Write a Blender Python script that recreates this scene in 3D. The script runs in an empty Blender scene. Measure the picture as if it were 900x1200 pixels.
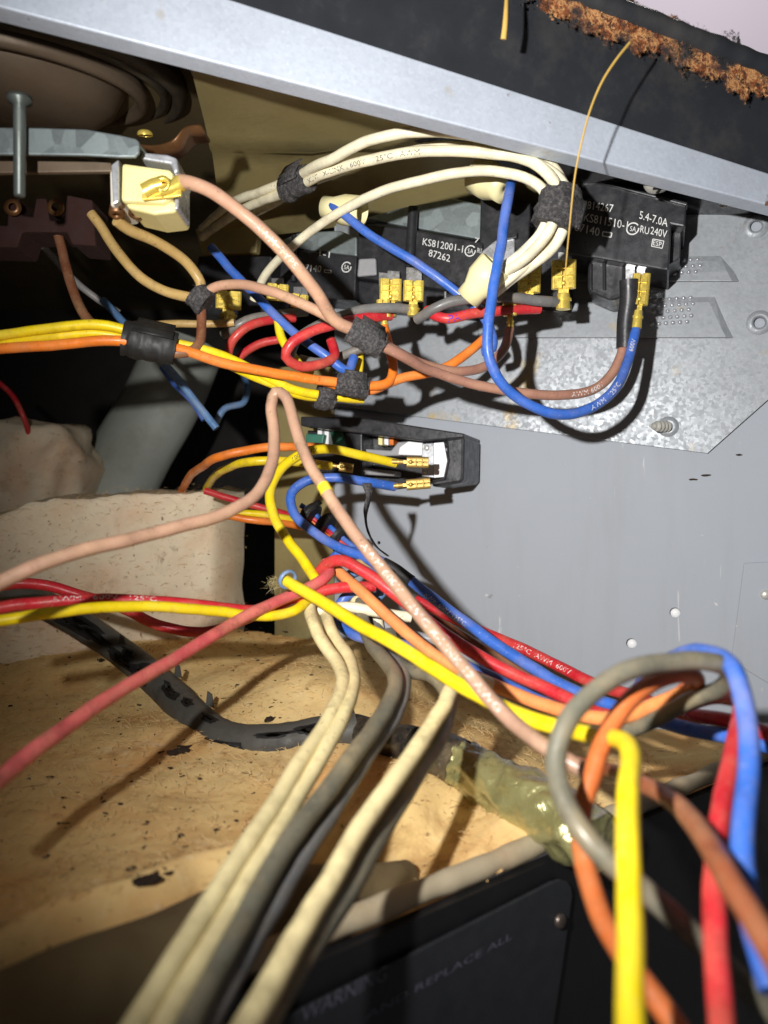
import bpy, bmesh, math, random
import numpy as np
from mathutils import Vector, noise, Matrix

random.seed(7); np.random.seed(7)
SC = bpy.context.scene
COL = SC.collection

# ------------------------------------------------------------------ camera, light, exposure
CAMZ = 0.12                                    # height of the lens above the world origin
cd = bpy.data.cameras.new("camera"); cam = bpy.data.objects.new("camera", cd); COL.objects.link(cam)
cam.location = (0, 0, CAMZ); cam.rotation_euler = (math.radians(90), 0, 0)
cd.sensor_fit = 'VERTICAL'; cd.sensor_height = 36.0; cd.lens = 36.0 * 900 / 1200
cd.clip_start = 0.005; cd.clip_end = 20
cd.dof.use_dof = True; cd.dof.focus_distance = 0.285; cd.dof.aperture_fstop = 12.0
SC.camera = cam
FPX = 900.0

W = bpy.data.worlds.new("World"); SC.world = W; W.use_nodes = True
bg = W.node_tree.nodes["Background"]; bg.inputs[0].default_value = (0.9, 0.85, 0.85, 1); bg.inputs[1].default_value = 0.065

# phone torch: a small lamp just up and left of the lens
ld = bpy.data.lights.new("torch", 'SPOT'); lo = bpy.data.objects.new("torch", ld); COL.objects.link(lo)
LPOS = Vector((-0.060, -0.004, CAMZ + 0.040)); lo.location = LPOS
LAIM = Vector((0.120, 0.30, CAMZ + 0.074))
lo.rotation_euler = (LAIM - LPOS).to_track_quat('-Z', 'Y').to_euler()
ld.energy = 6.0; ld.spot_size = math.radians(112); ld.spot_blend = 1.0; ld.shadow_soft_size = 0.0035
ld.color = (1.0, 0.985, 0.97)
# ceiling lamp of the room behind the appliance
ad = bpy.data.lights.new("room_lamp", 'AREA'); ao = bpy.data.objects.new("room_lamp", ad); COL.objects.link(ao)
ao.location = (0.5, 0.75, 1.3); ad.size = 0.3; ad.energy = 4.6; ad.color = (1, 0.93, 0.92)
ao.rotation_euler = (Vector((0.62, 1.3, 0.9)) - ao.location).to_track_quat('-Z', 'Y').to_euler()

SC.view_settings.view_transform = 'Standard'; SC.view_settings.look = 'None'
SC.view_settings.exposure = 0.0; SC.view_settings.gamma = 1.0
SC.render.engine = 'CYCLES'
try: SC.view_settings.use_curve_mapping = False
except Exception: pass

# ------------------------------------------------------------------ geometry of the place
def P(x, y, d):
    """point at picture position (x, y) of the survey and distance d in front of the lens"""
    return Vector(((x - 450) / FPX * d, d, CAMZ - (y - 600) / FPX * d))
FLOORZ = CAMZ - 0.080
def wd(x): return 1.0 / (3.125 + (x - 740) * 0.00113)
_a = P(740, 600, wd(740)); _b = P(365, 600, wd(365))
WU = (_a - _b).normalized(); WN = Vector((WU.y, -WU.x, 0)).normalized()
if WN.y > 0: WN = -WN
WO = _a
def on_wall(x, y, off=0.0):
    r = P(x, y, 1.0) - Vector((0, 0, CAMZ)); c = Vector((0, 0, CAMZ))
    t = ((WO + WN * off) - c).dot(WN) / r.dot(WN)
    return c + r * t
def on_floor(x, y, z=None):
    z = FLOORZ if z is None else z
    d = (CAMZ - z) * FPX / (y - 600)
    return P(x, y, d)

# ------------------------------------------------------------------ mesh builder and tagging
WL = {}
def tag(o, label=None, cat=None, group=None, kind=None):
    if label: o["label"] = label
    if cat: o["category"] = cat
    if group: o["group"] = group
    if kind: o["kind"] = kind
    return o

class MB:
    def __init__(s): s.v = []; s.f = []; s.sm = []
    def add(s, vs, fs, smooth=False):
        b = len(s.v); s.v += [Vector(p) for p in vs]
        for f in fs: s.f.append([i + b for i in f]); s.sm.append(smooth)
        return s
    def hexa(s, lo4, hi4):
        vs = list(lo4) + list(hi4)
        return s.add(vs, [(0, 1, 2, 3), (7, 6, 5, 4), (0, 4, 5, 1), (1, 5, 6, 2), (2, 6, 7, 3), (3, 7, 4, 0)])
    def prism(s, poly, vec):
        n = len(poly); a = [Vector(p) for p in poly]; b = [p + vec for p in a]
        fs = [tuple(range(n)), tuple(range(2 * n - 1, n - 1, -1))]
        for i in range(n): j = (i + 1) % n; fs.append((i, i + n, j + n, j))
        return s.add(a + b, fs)
    def box(s, c, u, v, w):
        c = Vector(c)
        lo = [c - u - v - w, c + u - v - w, c + u + v - w, c - u + v - w]
        return s.hexa(lo, [p + 2 * w for p in lo])
    def tube(s, pts, rad, n=10, cap=True, flat=1.0):
        pts = [Vector(p) for p in pts]; m = len(pts)
        rads = rad if hasattr(rad, '__len__') else [rad] * m
        T = [(pts[min(i + 1, m - 1)] - pts[max(i - 1, 0)]).normalized() for i in range(m)]
        ref = Vector((0, 0, 1)) if abs(T[0].z) < .9 else Vector((1, 0, 0))
        N = (ref - T[0] * ref.dot(T[0])).normalized()
        vs = []
        for i in range(m):
            N = (N - T[i] * N.dot(T[i])).normalized(); B = T[i].cross(N)
            for k in range(n):
                a = 2 * math.pi * k / n
                vs.append(pts[i] + rads[i] * (N * math.cos(a) + B * math.sin(a) * flat))
        fs = []
        for i in range(m - 1):
            for k in range(n):
                k2 = (k + 1) % n
                fs.append((i * n + k, i * n + k2, (i + 1) * n + k2, (i + 1) * n + k))
        s.add(vs, fs, True)
        if cap:
            s.add(vs[:n], [tuple(range(n - 1, -1, -1))]); s.add(vs[-n:], [tuple(range(n))])
        return s
    def lathe(s, c, axis, prof, n=32, smooth=True):
        """prof: (radius, height along axis)"""
        axis = axis.normalized(); ref = Vector((1, 0, 0)) if abs(axis.x) < .8 else Vector((0, 0, 1))
        u = (ref - axis * ref.dot(axis)).normalized(); w = axis.cross(u)
        vs = []; m = len(prof)
        for r, h in prof:
            for k in range(n):
                a = 2 * math.pi * k / n
                vs.append(Vector(c) + axis * h + r * (u * math.cos(a) + w * math.sin(a)))
        fs = [(i * n + k, i * n + (k + 1) % n, (i + 1) * n + (k + 1) % n, (i + 1) * n + k) for i in range(m - 1) for k in range(n)]
        return s.add(vs, fs, smooth)
    def build(s, name, m, parent=None, label=None, cat=None, group=None, kind=None, bevel=0, seg=2, origin=None, recalc=True):
        if parent is not None: org = WL[parent.name]
        elif origin is not None: org = Vector(origin)
        else: org = sum(s.v, Vector()) / max(1, len(s.v))
        me = bpy.data.meshes.new(name)
        me.from_pydata([tuple(p - org) for p in s.v], [], s.f)
        me.polygons.foreach_set("use_smooth", s.sm)
        if recalc:
            b = bmesh.new(); b.from_mesh(me); bmesh.ops.recalc_face_normals(b, faces=b.faces); b.to_mesh(me); b.free()
        me.materials.append(m); me.update()
        o = bpy.data.objects.new(name, me); COL.objects.link(o)
        if parent is not None: o.parent = parent
        else: o.location = org
        WL[o.name] = org
        if bevel:
            md = o.modifiers.new("bevel", 'BEVEL'); md.width = bevel; md.segments = seg; md.limit_method = 'ANGLE'; md.angle_limit = math.radians(40)
        return tag(o, label, cat, group, kind)

def thing(name, loc, label, cat, group=None):
    o = bpy.data.objects.new(name, None); COL.objects.link(o); o.location = loc; o.empty_display_size = .005
    WL[o.name] = Vector(loc)
    return tag(o, label, cat, group)

def wprism(poly, front, back, mb=None):
    """a prism standing off the wall: outline surveyed on the plane 'front' metres off the wall, running back to 'back'"""
    mb = mb or MB()
    return mb.prism([on_wall(x, y, front) for x, y in poly], -WN * (front - back))

# ------------------------------------------------------------------ materials
def lin(r, g, b):
    f = lambda c: (c / 255 / 12.92) if c <= 10 else ((c / 255 + .055) / 1.055) ** 2.4
    return (f(r), f(g), f(b), 1)
def mul(c, k): return (c[0] * k, c[1] * k, c[2] * k, 1)
def mixc(a, b, t): return tuple(a[i] * (1 - t) + b[i] * t for i in range(3)) + (1,)
class NT:
    def __init__(s, name):
        s.m = bpy.data.materials.new(name); s.m.use_nodes = True; s.t = s.m.node_tree
        s.b = s.t.nodes["Principled BSDF"]
        s.co = s.t.nodes.new("ShaderNodeTexCoord").outputs["Object"]
    def n(s, k, **kw):
        x = s.t.nodes.new(k)
        for a, v in kw.items(): setattr(x, a, v)
        return x
    def l(s, a, b): s.t.links.new(a, b)
    def noise(s, scale, detail=4, rough=.6, vec=None, dist=0):
        x = s.n("ShaderNodeTexNoise"); x.inputs["Scale"].default_value = scale; x.inputs["Detail"].default_value = detail
        x.inputs["Roughness"].default_value = rough; x.inputs["Distortion"].default_value = dist
        s.l(vec or s.co, x.inputs["Vector"]); return x.outputs["Fac"]
    def vec(s, sc):
        x = s.n("ShaderNodeMapping"); x.inputs["Scale"].default_value = sc; s.l(s.co, x.inputs["Vector"]); return x.outputs[0]
    def ramp(s, fac, stops, interp='LINEAR'):
        x = s.n("ShaderNodeValToRGB"); x.color_ramp.interpolation = interp
        e = x.color_ramp.elements
        while len(e) < len(stops): e.new(.5)
        for i, (p, c) in enumerate(stops):
            e[i].position = p; e[i].color = c if hasattr(c, '__len__') else (c, c, c, 1)
        s.l(fac, x.inputs[0]); return x.outputs[0]
    def mix(s, fac, a, b, mode='MIX'):
        x = s.n("ShaderNodeMix", data_type='RGBA', blend_type=mode)
        for sock, val in ((x.inputs[0], fac), (x.inputs[6], a), (x.inputs[7], b)):
            if hasattr(val, 'is_linked'): s.l(val, sock)
            else: sock.default_value = val
        return x.outputs[2]
    def bump(s, h, strength=.3, dist=.0005):
        x = s.n("ShaderNodeBump"); x.inputs["Strength"].default_value = strength; x.inputs["Distance"].default_value = dist
        s.l(h, x.inputs["Height"]); s.l(x.outputs[0], s.b.inputs["Normal"])
    def set(s, **kw):
        for k, v in kw.items():
            i = s.b.inputs[k.replace('_', ' ')]
            if hasattr(v, 'is_linked'): s.l(v, i)
            else: i.default_value = v
        return s

def m_simple(name, col, rough=.5, metal=0, var=.25, scale=120, bump=.1, bscale=600, dirt=None, damt=.5):
    t = NT(name)
    f = t.noise(scale, 5)
    c = t.mix(f, mul(col, 1 - var), mul(col, 1 + var))
    if dirt:
        g = t.ramp(t.noise(scale * .5, 6, .7), [(.5, 0), (.72, damt)])
        c = t.mix(g, c, dirt)
    t.set(Base_Color=c, Roughness=t.ramp(t.noise(scale * 2, 4), [(.3, max(0.04, rough - .1)), (.7, min(1, rough + .12))]), Metallic=metal)
    if bump: t.bump(t.noise(bscale, 4), bump, .0004)
    return t.m
DUST = lin(150, 128, 95)
def m_wire(name, col, dust=.5, rough=.34):
    t = NT(name)
    c = t.mix(t.ramp(t.noise(75, 5, .65), [(.3, 0), (.7, 1)]), mul(col, .72), mul(col, 1.14))
    g = t.ramp(t.noise(160, 7, .75), [(.44, 0), (.70, dust)])
    c = t.mix(g, c, mixc(DUST, col, .35))
    c = t.mix(t.ramp(t.noise(38, 3, .5), [(.5, 0), (.72, .55 * dust)]), c, mixc(lin(236, 206, 150), col, .4))
    c = t.mix(t.ramp(t.noise(60, 5, .75), [(.54, 0), (.67, .9 * dust)]), c, mixc(mul(col, .4), lin(60, 46, 34), .3))
    c = t.mix(t.ramp(t.noise(1100, 3, .7), [(.62, 0), (.70, .22)]), c, mixc(lin(240, 228, 200), col, .3))
    sp = t.ramp(t.noise(520, 5, .7), [(.62, 0), (.70, 1.1 * dust)])
    c = t.mix(sp, c, lin(60, 45, 35))
    t.set(Base_Color=c, Roughness=t.ramp(t.noise(220, 4), [(.3, rough - .1), (.7, rough + .2)]))
    t.b.inputs["Specular IOR Level"].default_value = .4
    t.bump(t.noise(450, 5), .25, .0003)
    return t.m
def m_galv(name, col, rough=.38, scale=260, stain=True, metal=.75, span=.18):
    t = NT(name)
    v = t.n("ShaderNodeTexVoronoi"); v.inputs["Scale"].default_value = scale
    vv = t.mix(.35, t.co, t.n("ShaderNodeTexNoise").outputs["Color"])
    t.l(t.co, v.inputs["Vector"])
    sep = t.n("ShaderNodeSeparateColor"); t.l(v.outputs["Color"], sep.inputs[0])
    c = t.mix(sep.outputs[0], mul(col, 1 - span), mul(col, 1 + span * .7))
    c = t.mix(t.ramp(t.noise(900, 4), [(.4, 0), (.75, .5)]), c, mul(col, 1 + span * 1.6))
    c = t.mix(t.ramp(t.noise(35, 6, .65), [(.45, 0), (.7, .35)]), c, mul(col, .66))
    if stain:
        c = t.mix(t.ramp(t.noise(48, 5, .55), [(.64, 0), (.73, .7)]), c, lin(176, 150, 84))
        c = t.mix(t.ramp(t.noise(150, 4, .5), [(.72, 0), (.76, .9)]), c, lin(120, 70, 30))
    r = t.mix(sep.outputs[1], (rough - .1,) * 3 + (1,), (rough + .15,) * 3 + (1,))
    t.set(Base_Color=c, Roughness=r, Metallic=metal); t.bump(t.noise(500, 5), .15, .0003)
    return t.m
def m_insul(name, ca, cb, stain=1.0):
    t = NT(name)
    f1 = t.noise(260, 6, .75, vec=t.vec((1, .35, 1))); f2 = t.noise(240, 6, .75, vec=t.vec((.4, 1, .6)))
    st = t.mix(t.ramp(t.noise(30, 2), [(.4, 0), (.6, 1)]), f1, f2)
    a = t.mix(t.noise(16, 4, .55), ca, cb)
    a = t.mix(t.ramp(t.noise(24, 4, .6), [(.46, 0), (.70, .7)]), a, mixc(ca, lin(222, 140, 80), .6))
    a = t.mix(t.ramp(st, [(.36, .22), (.52, 0)]), a, mul(ca, .62))
    a = t.mix(t.ramp(st, [(.56, 0), (.7, .4)]), a, lin(250, 238, 210))
    a = t.mix(t.ramp(t.noise(30, 8, .7, dist=.6), [(.56, 0), (.70, .62 * stain)]), a, lin(150, 102, 56))
    a = t.mix(t.ramp(t.noise(75, 7, .7, dist=.4), [(.62, 0), (.70, .6 * stain)]), a, lin(112, 74, 42))
    a = t.mix(t.ramp(t.noise(430, 3, .6), [(.66, 0), (.72, .75)]), a, lin(84, 52, 28))
    t.set(Base_Color=a, Roughness=.98); t.b.inputs["Specular IOR Level"].default_value = .05
    pass
    t.bump(t.mix(.5, st, t.noise(700, 4, .8)), .32, .0007)
    return t.m
def m_text(name, col, rough=.6, worn=False):
    t = NT(name)
    t.set(Base_Color=t.mix(t.ramp(t.noise(1500, 3), [(.4, 0), (.65, .5)]), col, mul(col, .55)), Roughness=rough)
    if worn: t.set(Alpha=t.ramp(t.noise(900, 3, .7), [(.46, .95), (.60, .18)]))
    return t.m
def m_tape(name):
    t = NT(name)
    w = t.noise(1300, 3, .7)
    t.set(Base_Color=t.mix(t.ramp(t.noise(900, 4, .8), [(.45, 0), (.75, .9)]), lin(52, 50, 52), lin(120, 116, 112)), Roughness=.95)
    t.bump(w, .9, .0008); return t.m
def m_rust(name):
    t = NT(name)
    f = t.noise(210, 8, .72); g = t.noise(75, 5, .65)
    c = t.ramp(f, [(.36, lin(60, 40, 28)), (.46, lin(150, 84, 42)), (.53, lin(214, 160, 104)), (.58, lin(120, 66, 36)), (.66, lin(52, 40, 36))])
    c = t.mix(t.ramp(g, [(.42, 1), (.54, 0)]), c, lin(46, 44, 46))
    c = t.mix(t.ramp(t.noise(480, 4, .7), [(.55, 0), (.62, .8)]), c, lin(40, 36, 36))
    at = t.n("ShaderNodeAttribute", attribute_name="edge")
    ad_ = t.n("ShaderNodeMath", operation='ADD'); t.l(at.outputs["Fac"], ad_.inputs[0]); t.l(t.noise(330, 6, .7), ad_.inputs[1])
    t.set(Base_Color=c, Roughness=.85, Alpha=t.ramp(ad_.outputs[0], [(.86, 1), (.98, 0)])); t.bump(f, .9, .002); return t.m

M = {}
t_ = NT('grey_paint'); wc = lin(162, 167, 174)
c_ = t_.mix(t_.noise(9, 3, .5), mul(wc, .95), mul(wc, 1.04))
c_ = t_.mix(t_.ramp(t_.noise(60, 6, .7, vec=t_.vec((1, 1, .12))), [(.52, 0), (.75, .22)]), c_, lin(140, 138, 130))
c_ = t_.mix(t_.ramp(t_.noise(420, 2, .5, vec=t_.vec((1, 1, .10)), dist=.4), [(.735, 0), (.755, .55)]), c_, lin(206, 206, 206))
c_ = t_.mix(t_.ramp(t_.noise(330, 3, .6), [(.73, 0), (.76, .6)]), c_, lin(214, 212, 204))
c_ = t_.mix(t_.ramp(t_.noise(180, 4, .6), [(.72, 0), (.76, .5)]), c_, lin(104, 92, 74))
t_.set(Base_Color=c_, Roughness=t_.ramp(t_.noise(30, 6, .7), [(.35, .66), (.7, .85)])); t_.b.inputs['Specular IOR Level'].default_value = .25; t_.bump(t_.noise(900, 3), .06, .0004); M['wall'] = t_.m
M['galv'] = m_galv('galvanised_steel', lin(150, 154, 158), .48, 800, metal=.25, span=.06)
M['rail'] = m_galv('zinc_rail', lin(196, 204, 216), .5, 900, True, .15, .05)
M['pin'] = m_galv('dark_zinc', lin(96, 102, 98), .45, 200, False, .5); M['galv_dull'] = m_galv('dull_zinc', lin(140, 150, 150), .45, 200, False, .6)
M['olive'] = m_simple('olive_enamel', lin(156, 142, 96), .42, 0, .22, 25, .25, 500, lin(86, 64, 36), .65)
M['black_enamel'] = m_simple('black_enamel', lin(46, 48, 52), .16, 0, .3, 60, .1, 300, lin(88, 84, 78), .35)
M['ceil'] = m_simple('shaded_enamel', lin(84, 72, 46), .6, 0, .3, 40, .2, 400, lin(40, 32, 22), .5); M['dark'] = m_simple('sooty_steel', lin(40, 37, 33), .8, 0, .4, 40, .2, 300)  # ceiling enamel browned down from olive, shade held in its colour
M['black_panel'] = m_simple('black_front_enamel', lin(26, 26, 28), .35, 0, .3, 60, .1, 300)
M['plate_black'] = m_simple('dark_label_metal', lin(52, 54, 58), .5, .3, .2, 120, .1, 700)
M['rust'] = m_rust('flaking_rust')
M['bakelite'] = m_simple('black_bakelite', lin(44, 44, 47), .34, 0, .25, 150, .12, 700, lin(80, 76, 70), .25)
M['bakelite_brown'] = m_simple('brown_bakelite', lin(50, 24, 18), .85, 0, .25, 100, .1, 500)
M['brass'] = m_simple('brass', lin(244, 216, 104), .3, .6, .25, 300, .12, 800, lin(170, 120, 50), .45)
M['brass_old'] = m_simple('tarnished_brass', lin(190, 160, 90), .42, .7, .3, 300, .15, 800, lin(120, 80, 40), .6)
M['tin'] = m_simple('tinned_blade', lin(205, 205, 205), .32, .8, .15, 300, .1, 700)
M['ceramic'] = m_simple('cream_ceramic', lin(238, 226, 160), .5, 0, .1, 120, .15, 600, lin(190, 160, 70), .4)
M['white_ceramic'] = m_simple('white_ceramic', lin(222, 214, 196), .5, 0, .1, 120, .15, 600, lin(160, 130, 80), .4)
M['cream_plastic'] = m_simple('cream_plastic', lin(238, 228, 176), .35, 0, .08, 90, .06, 400, lin(190, 165, 90), .3)
M['white_plastic'] = m_simple('white_plastic', lin(240, 240, 240), .5, 0, .03, 90, 0)
M['bronze'] = m_simple('scorched_bronze', lin(120, 84, 52), .4, .6, .4, 120, .2, 500)
M['bowl'] = m_simple('scorched_steel', lin(122, 106, 88), .5, .35, .35, 45, .25, 260, lin(70, 48, 34), .6)
M['ring_dark'] = m_simple('sooty_ring', lin(84, 76, 62), .5, .4, .4, 90, .3, 400)
M['insul'] = m_insul('fibreglass', lin(234, 194, 120), lin(244, 218, 162)); M['insul_cream'] = m_insul('cream_fibreglass', lin(238, 218, 184), lin(246, 234, 208), .8)
M['fibre'] = m_simple('fibre', lin(216, 184, 130), .9, 0, .2, 60, 0)
M['insul_soiled_dim'] = m_simple('soiled_dim_fleece', lin(104, 88, 58), .95, 0, .3, 50, .6, 300, lin(72, 52, 36), .7); M['insul_pale'] = m_simple('glass_fleece', lin(178, 164, 136), .9, 0, .15, 60, .5, 250, lin(150, 110, 70), .5)
M['flake'] = m_simple('charred_flake', lin(44, 30, 20), .9, 0, .5, 300, 0)
M['sleeve'] = m_simple('charred_sleeve', lin(80, 78, 72), .6, 0, .35, 120, .4, 350, lin(28, 26, 24), .8)
M['sleeve_hole'] = m_simple('exposed_black_core', lin(14, 13, 12), .7, 0, .3, 200, .1, 500)
M['duct'] = m_simple('grey_duct', lin(172, 176, 166), .55, .1, .2, 40, .15, 300, lin(90, 80, 62), .5)
M['tape'] = m_tape('cloth_tape')
M['tape_black'] = m_simple('black_tape', lin(30, 29, 28), .6, 0, .3, 150, .3, 600)
M['straw'] = m_simple('dry_straw', lin(196, 160, 80), .6, 0, .2, 100, 0)
M['screw'] = m_simple('zinc_screw', lin(204, 202, 192), .35, .35, .2, 300, .05, 700)
M['screw_dark'] = m_simple('dark_screw', lin(120, 108, 100), .35, .8, .3, 300, .1, 700)
M['teal'] = m_simple('teal_plastic', lin(50, 110, 90), .5)
M['grey_plastic'] = m_simple('grey_plastic', lin(150, 150, 152), .5)
M['steel'] = m_simple('bright_steel', lin(200, 202, 206), .3, .6, .15, 200, .1, 700)
M['room'] = m_simple('room_paint', lin(222, 216, 228), .8, 0, .03, 3, 0)
t_ = NT('clear_sheath')
t_.set(Base_Color=t_.mix(t_.noise(120, 5), lin(120, 116, 62), lin(190, 184, 130)), Roughness=.30, Metallic=.45); t_.bump(t_.noise(190, 3, .5, dist=.8), .8, .0016)
t_.b.inputs["Coat Weight"].default_value = 1.0; t_.b.inputs["Specular IOR Level"].default_value = .9; M['sheath'] = t_.m
M['ink_dark'] = m_text('grey_ink', lin(110, 106, 100)); M['ink_white'] = m_text('white_ink', lin(226, 226, 222)); M['ink_worn'] = m_text('worn_white_ink', lin(236, 232, 226), worn=True); M['ink_blue'] = m_text('blue_ink', lin(70, 40, 190))
M['ink_plate'] = m_text('faint_ink', lin(98, 100, 114))
M['ink_black'] = m_text('black_ink', lin(36, 30, 20))
WC = {'white': (244, 236, 204), 'blue': (58, 108, 200), 'brown': (172, 124, 106), 'mauve': (174, 136, 113), 'pinkish': (192, 148, 122), 'yellow': (246, 216, 20),
      'orange': (240, 128, 40), 'peach': (244, 150, 86), 'red': (206, 40, 52), 'rose': (208, 88, 92), 'grey': (112, 112, 112), 'oldgrey': (108, 106, 92), 'shadedpeach': (204, 108, 54),
      'cream': (238, 222, 168), 'tan': (196, 162, 100), 'umber': (126, 78, 54), 'rust': (150, 84, 54), 'black': (34, 33, 33), 'slate': (150, 152, 156), 'skyblue': (96, 140, 190)}
for k, c in WC.items(): M['w_' + k] = m_wire('wire_' + k, lin(*c), .55 if k in ('mauve', 'pinkish', 'cream', 'tan', 'oldgrey', 'rose', 'umber') else .42)

# ------------------------------------------------------------------ lettering
_txt = {}
def text_mesh(s):
    if s in _txt: return _txt[s]
    cu = bpy.data.curves.new("lettering", 'FONT'); cu.body = s; cu.resolution_u = 2; cu.size = 1
    o = bpy.data.objects.new("lettering", cu); COL.objects.link(o)
    dg = bpy.context.evaluated_depsgraph_get(); me = bpy.data.meshes.new_from_object(o.evaluated_get(dg))
    vs = [(v.co.x, v.co.y) for v in me.vertices]; fs = [tuple(p.vertices) for p in me.polygons]
    bpy.data.objects.remove(o); bpy.data.curves.remove(cu); bpy.data.meshes.remove(me)
    x0 = min(v[0] for v in vs); x1 = max(v[0] for v in vs)
    vs = [((x - x0), y) for x, y in vs]
    _txt[s] = (vs, fs, x1 - x0); return _txt[s]
def flat_text(mb, s, x0, y0, x1, y1, hpx, surf, off):
    """lettering laid on a flat face: base line from (x0,y0) to (x1,y1), capital height hpx"""
    vs, fs, w = text_mesh(s)
    a = surf(x0, y0, off); b = surf(x1, y1, off); u = surf(x0 + 0.13 * hpx, y0 - hpx, off) - a
    mb.add([a + (b - a) * (x / w) + u * (y / .72) for x, y in vs], fs)
    return mb

# ------------------------------------------------------------------ wires
PATH = {}
def spline(pts, step=.0018):
    p = [Vector(q) for q in pts]
    p = [p[0] * 2 - p[1]] + p + [p[-1] * 2 - p[-2]]
    out = []
    for i in range(1, len(p) - 2):
        p0, p1, p2, p3 = p[i - 1:i + 3]
        t0 = 0; t1 = max(1e-6, (p1 - p0).length ** .5); t2 = t1 + max(1e-6, (p2 - p1).length ** .5); t3 = t2 + max(1e-6, (p3 - p2).length ** .5)
        n = max(2, int((p2 - p1).length / step))
        for k in range(n):
            t = t1 + (t2 - t1) * k / n
            A1 = p0 * ((t1 - t) / (t1 - t0)) + p1 * ((t - t0) / (t1 - t0)); A2 = p1 * ((t2 - t) / (t2 - t1)) + p2 * ((t - t1) / (t2 - t1)); A3 = p2 * ((t3 - t) / (t3 - t2)) + p3 * ((t - t2) / (t3 - t2))
            B1 = A1 * ((t2 - t) / (t2 - t0)) + A2 * ((t - t0) / (t2 - t0)); B2 = A2 * ((t3 - t) / (t3 - t1)) + A3 * ((t - t1) / (t3 - t1))
            out.append(B1 * ((t2 - t) / (t2 - t1)) + B2 * ((t - t1) / (t2 - t1)))
    out.append(p[-2]); return out
def wire(label, pts, dia, mat, group=None, name='wire', n=12, cat='wire', wob=.00055):
    dia *= {'mauve': .80, 'pinkish': .80, 'cream': .86, 'oldgrey': .86}.get(mat, .84)
    path = spline([P(*q) if isinstance(q, tuple) else q for q in pts])
    sd = random.random() * 50
    path = [p + noise.noise_vector(p * 55 + Vector((sd, 0, 0))) * wob + noise.noise_vector(p * 160 + Vector((0, sd, 0))) * wob * .3 for p in path]
    mb = MB(); mb.tube(path, [dia / 2 * (1 + .035 * noise.noise(p * 140 + Vector((sd, 0, 0)))) for p in path], n)
    o = mb.build(name, M['w_' + mat], None, label, cat, group)
    PATH[o.name] = (path, dia / 2)
    return o
def frame_at(path, s):
    acc = 0
    for i in range(len(path) - 1):
        L = (path[i + 1] - path[i]).length
        if acc + L >= s or i == len(path) - 2:
            t = (path[i + 1] - path[i]).normalized(); return path[i] + t * (s - acc), t
        acc += L
def nearest_s(path, pt):
    acc = 0; best = (9, 0)
    for i in range(len(path)):
        if i: acc += (path[i] - path[i - 1]).length
        d = (path[i] - pt).length
        if d < best[0]: best = (d, acc)
    return best[1]
def smooth_path(path, k=6):
    n = len(path)
    return [sum(path[max(0, i - k):i + k + 1], Vector()) / len(path[max(0, i - k):i + k + 1]) for i in range(n)]
def wire_print(o, s, start, h=.0016, mat='ink_white', rev=False, gap=1.0, roll=0.0):
    """lettering printed along a wire's jacket, beginning near the surveyed point start"""
    path, r = PATH[o.name]; vs, fs, w = text_mesh(s)
    path0 = path
    if rev: path = path[::-1]
    s0 = nearest_s(path, P(*start)); k = h / .72
    # cumulative table
    cum = [0]
    for i in range(1, len(path)): cum.append(cum[-1] + (path[i] - path[i - 1]).length)
    cum = np.array(cum); arr = np.array([tuple(p) for p in path])
    def at(sv): return Vector([np.interp(sv, cum, arr[:, j]) for j in range(3)])
    eye = Vector((0, 0, CAMZ)); out = []; cache = {}
    for x, y in vs:
        sv = s0 + x * k * gap; key = round(sv, 5)
        if key not in cache:
            p = at(sv); t = (at(sv + .001) - at(sv - .001)).normalized()
            c = eye - p; c = (c - t * c.dot(t)).normalized(); cache[key] = (p, t, c, c.cross(t))
        p, t, c, sd = cache[key]
        a = (y - .36) * k / r + roll
        out.append(p + (r + .00006) * (c * math.cos(a) + sd * math.sin(a)))
    mb = MB(); mb.add(out, fs)
    return mb.build('lettering', M[mat], o, recalc=False)
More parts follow.
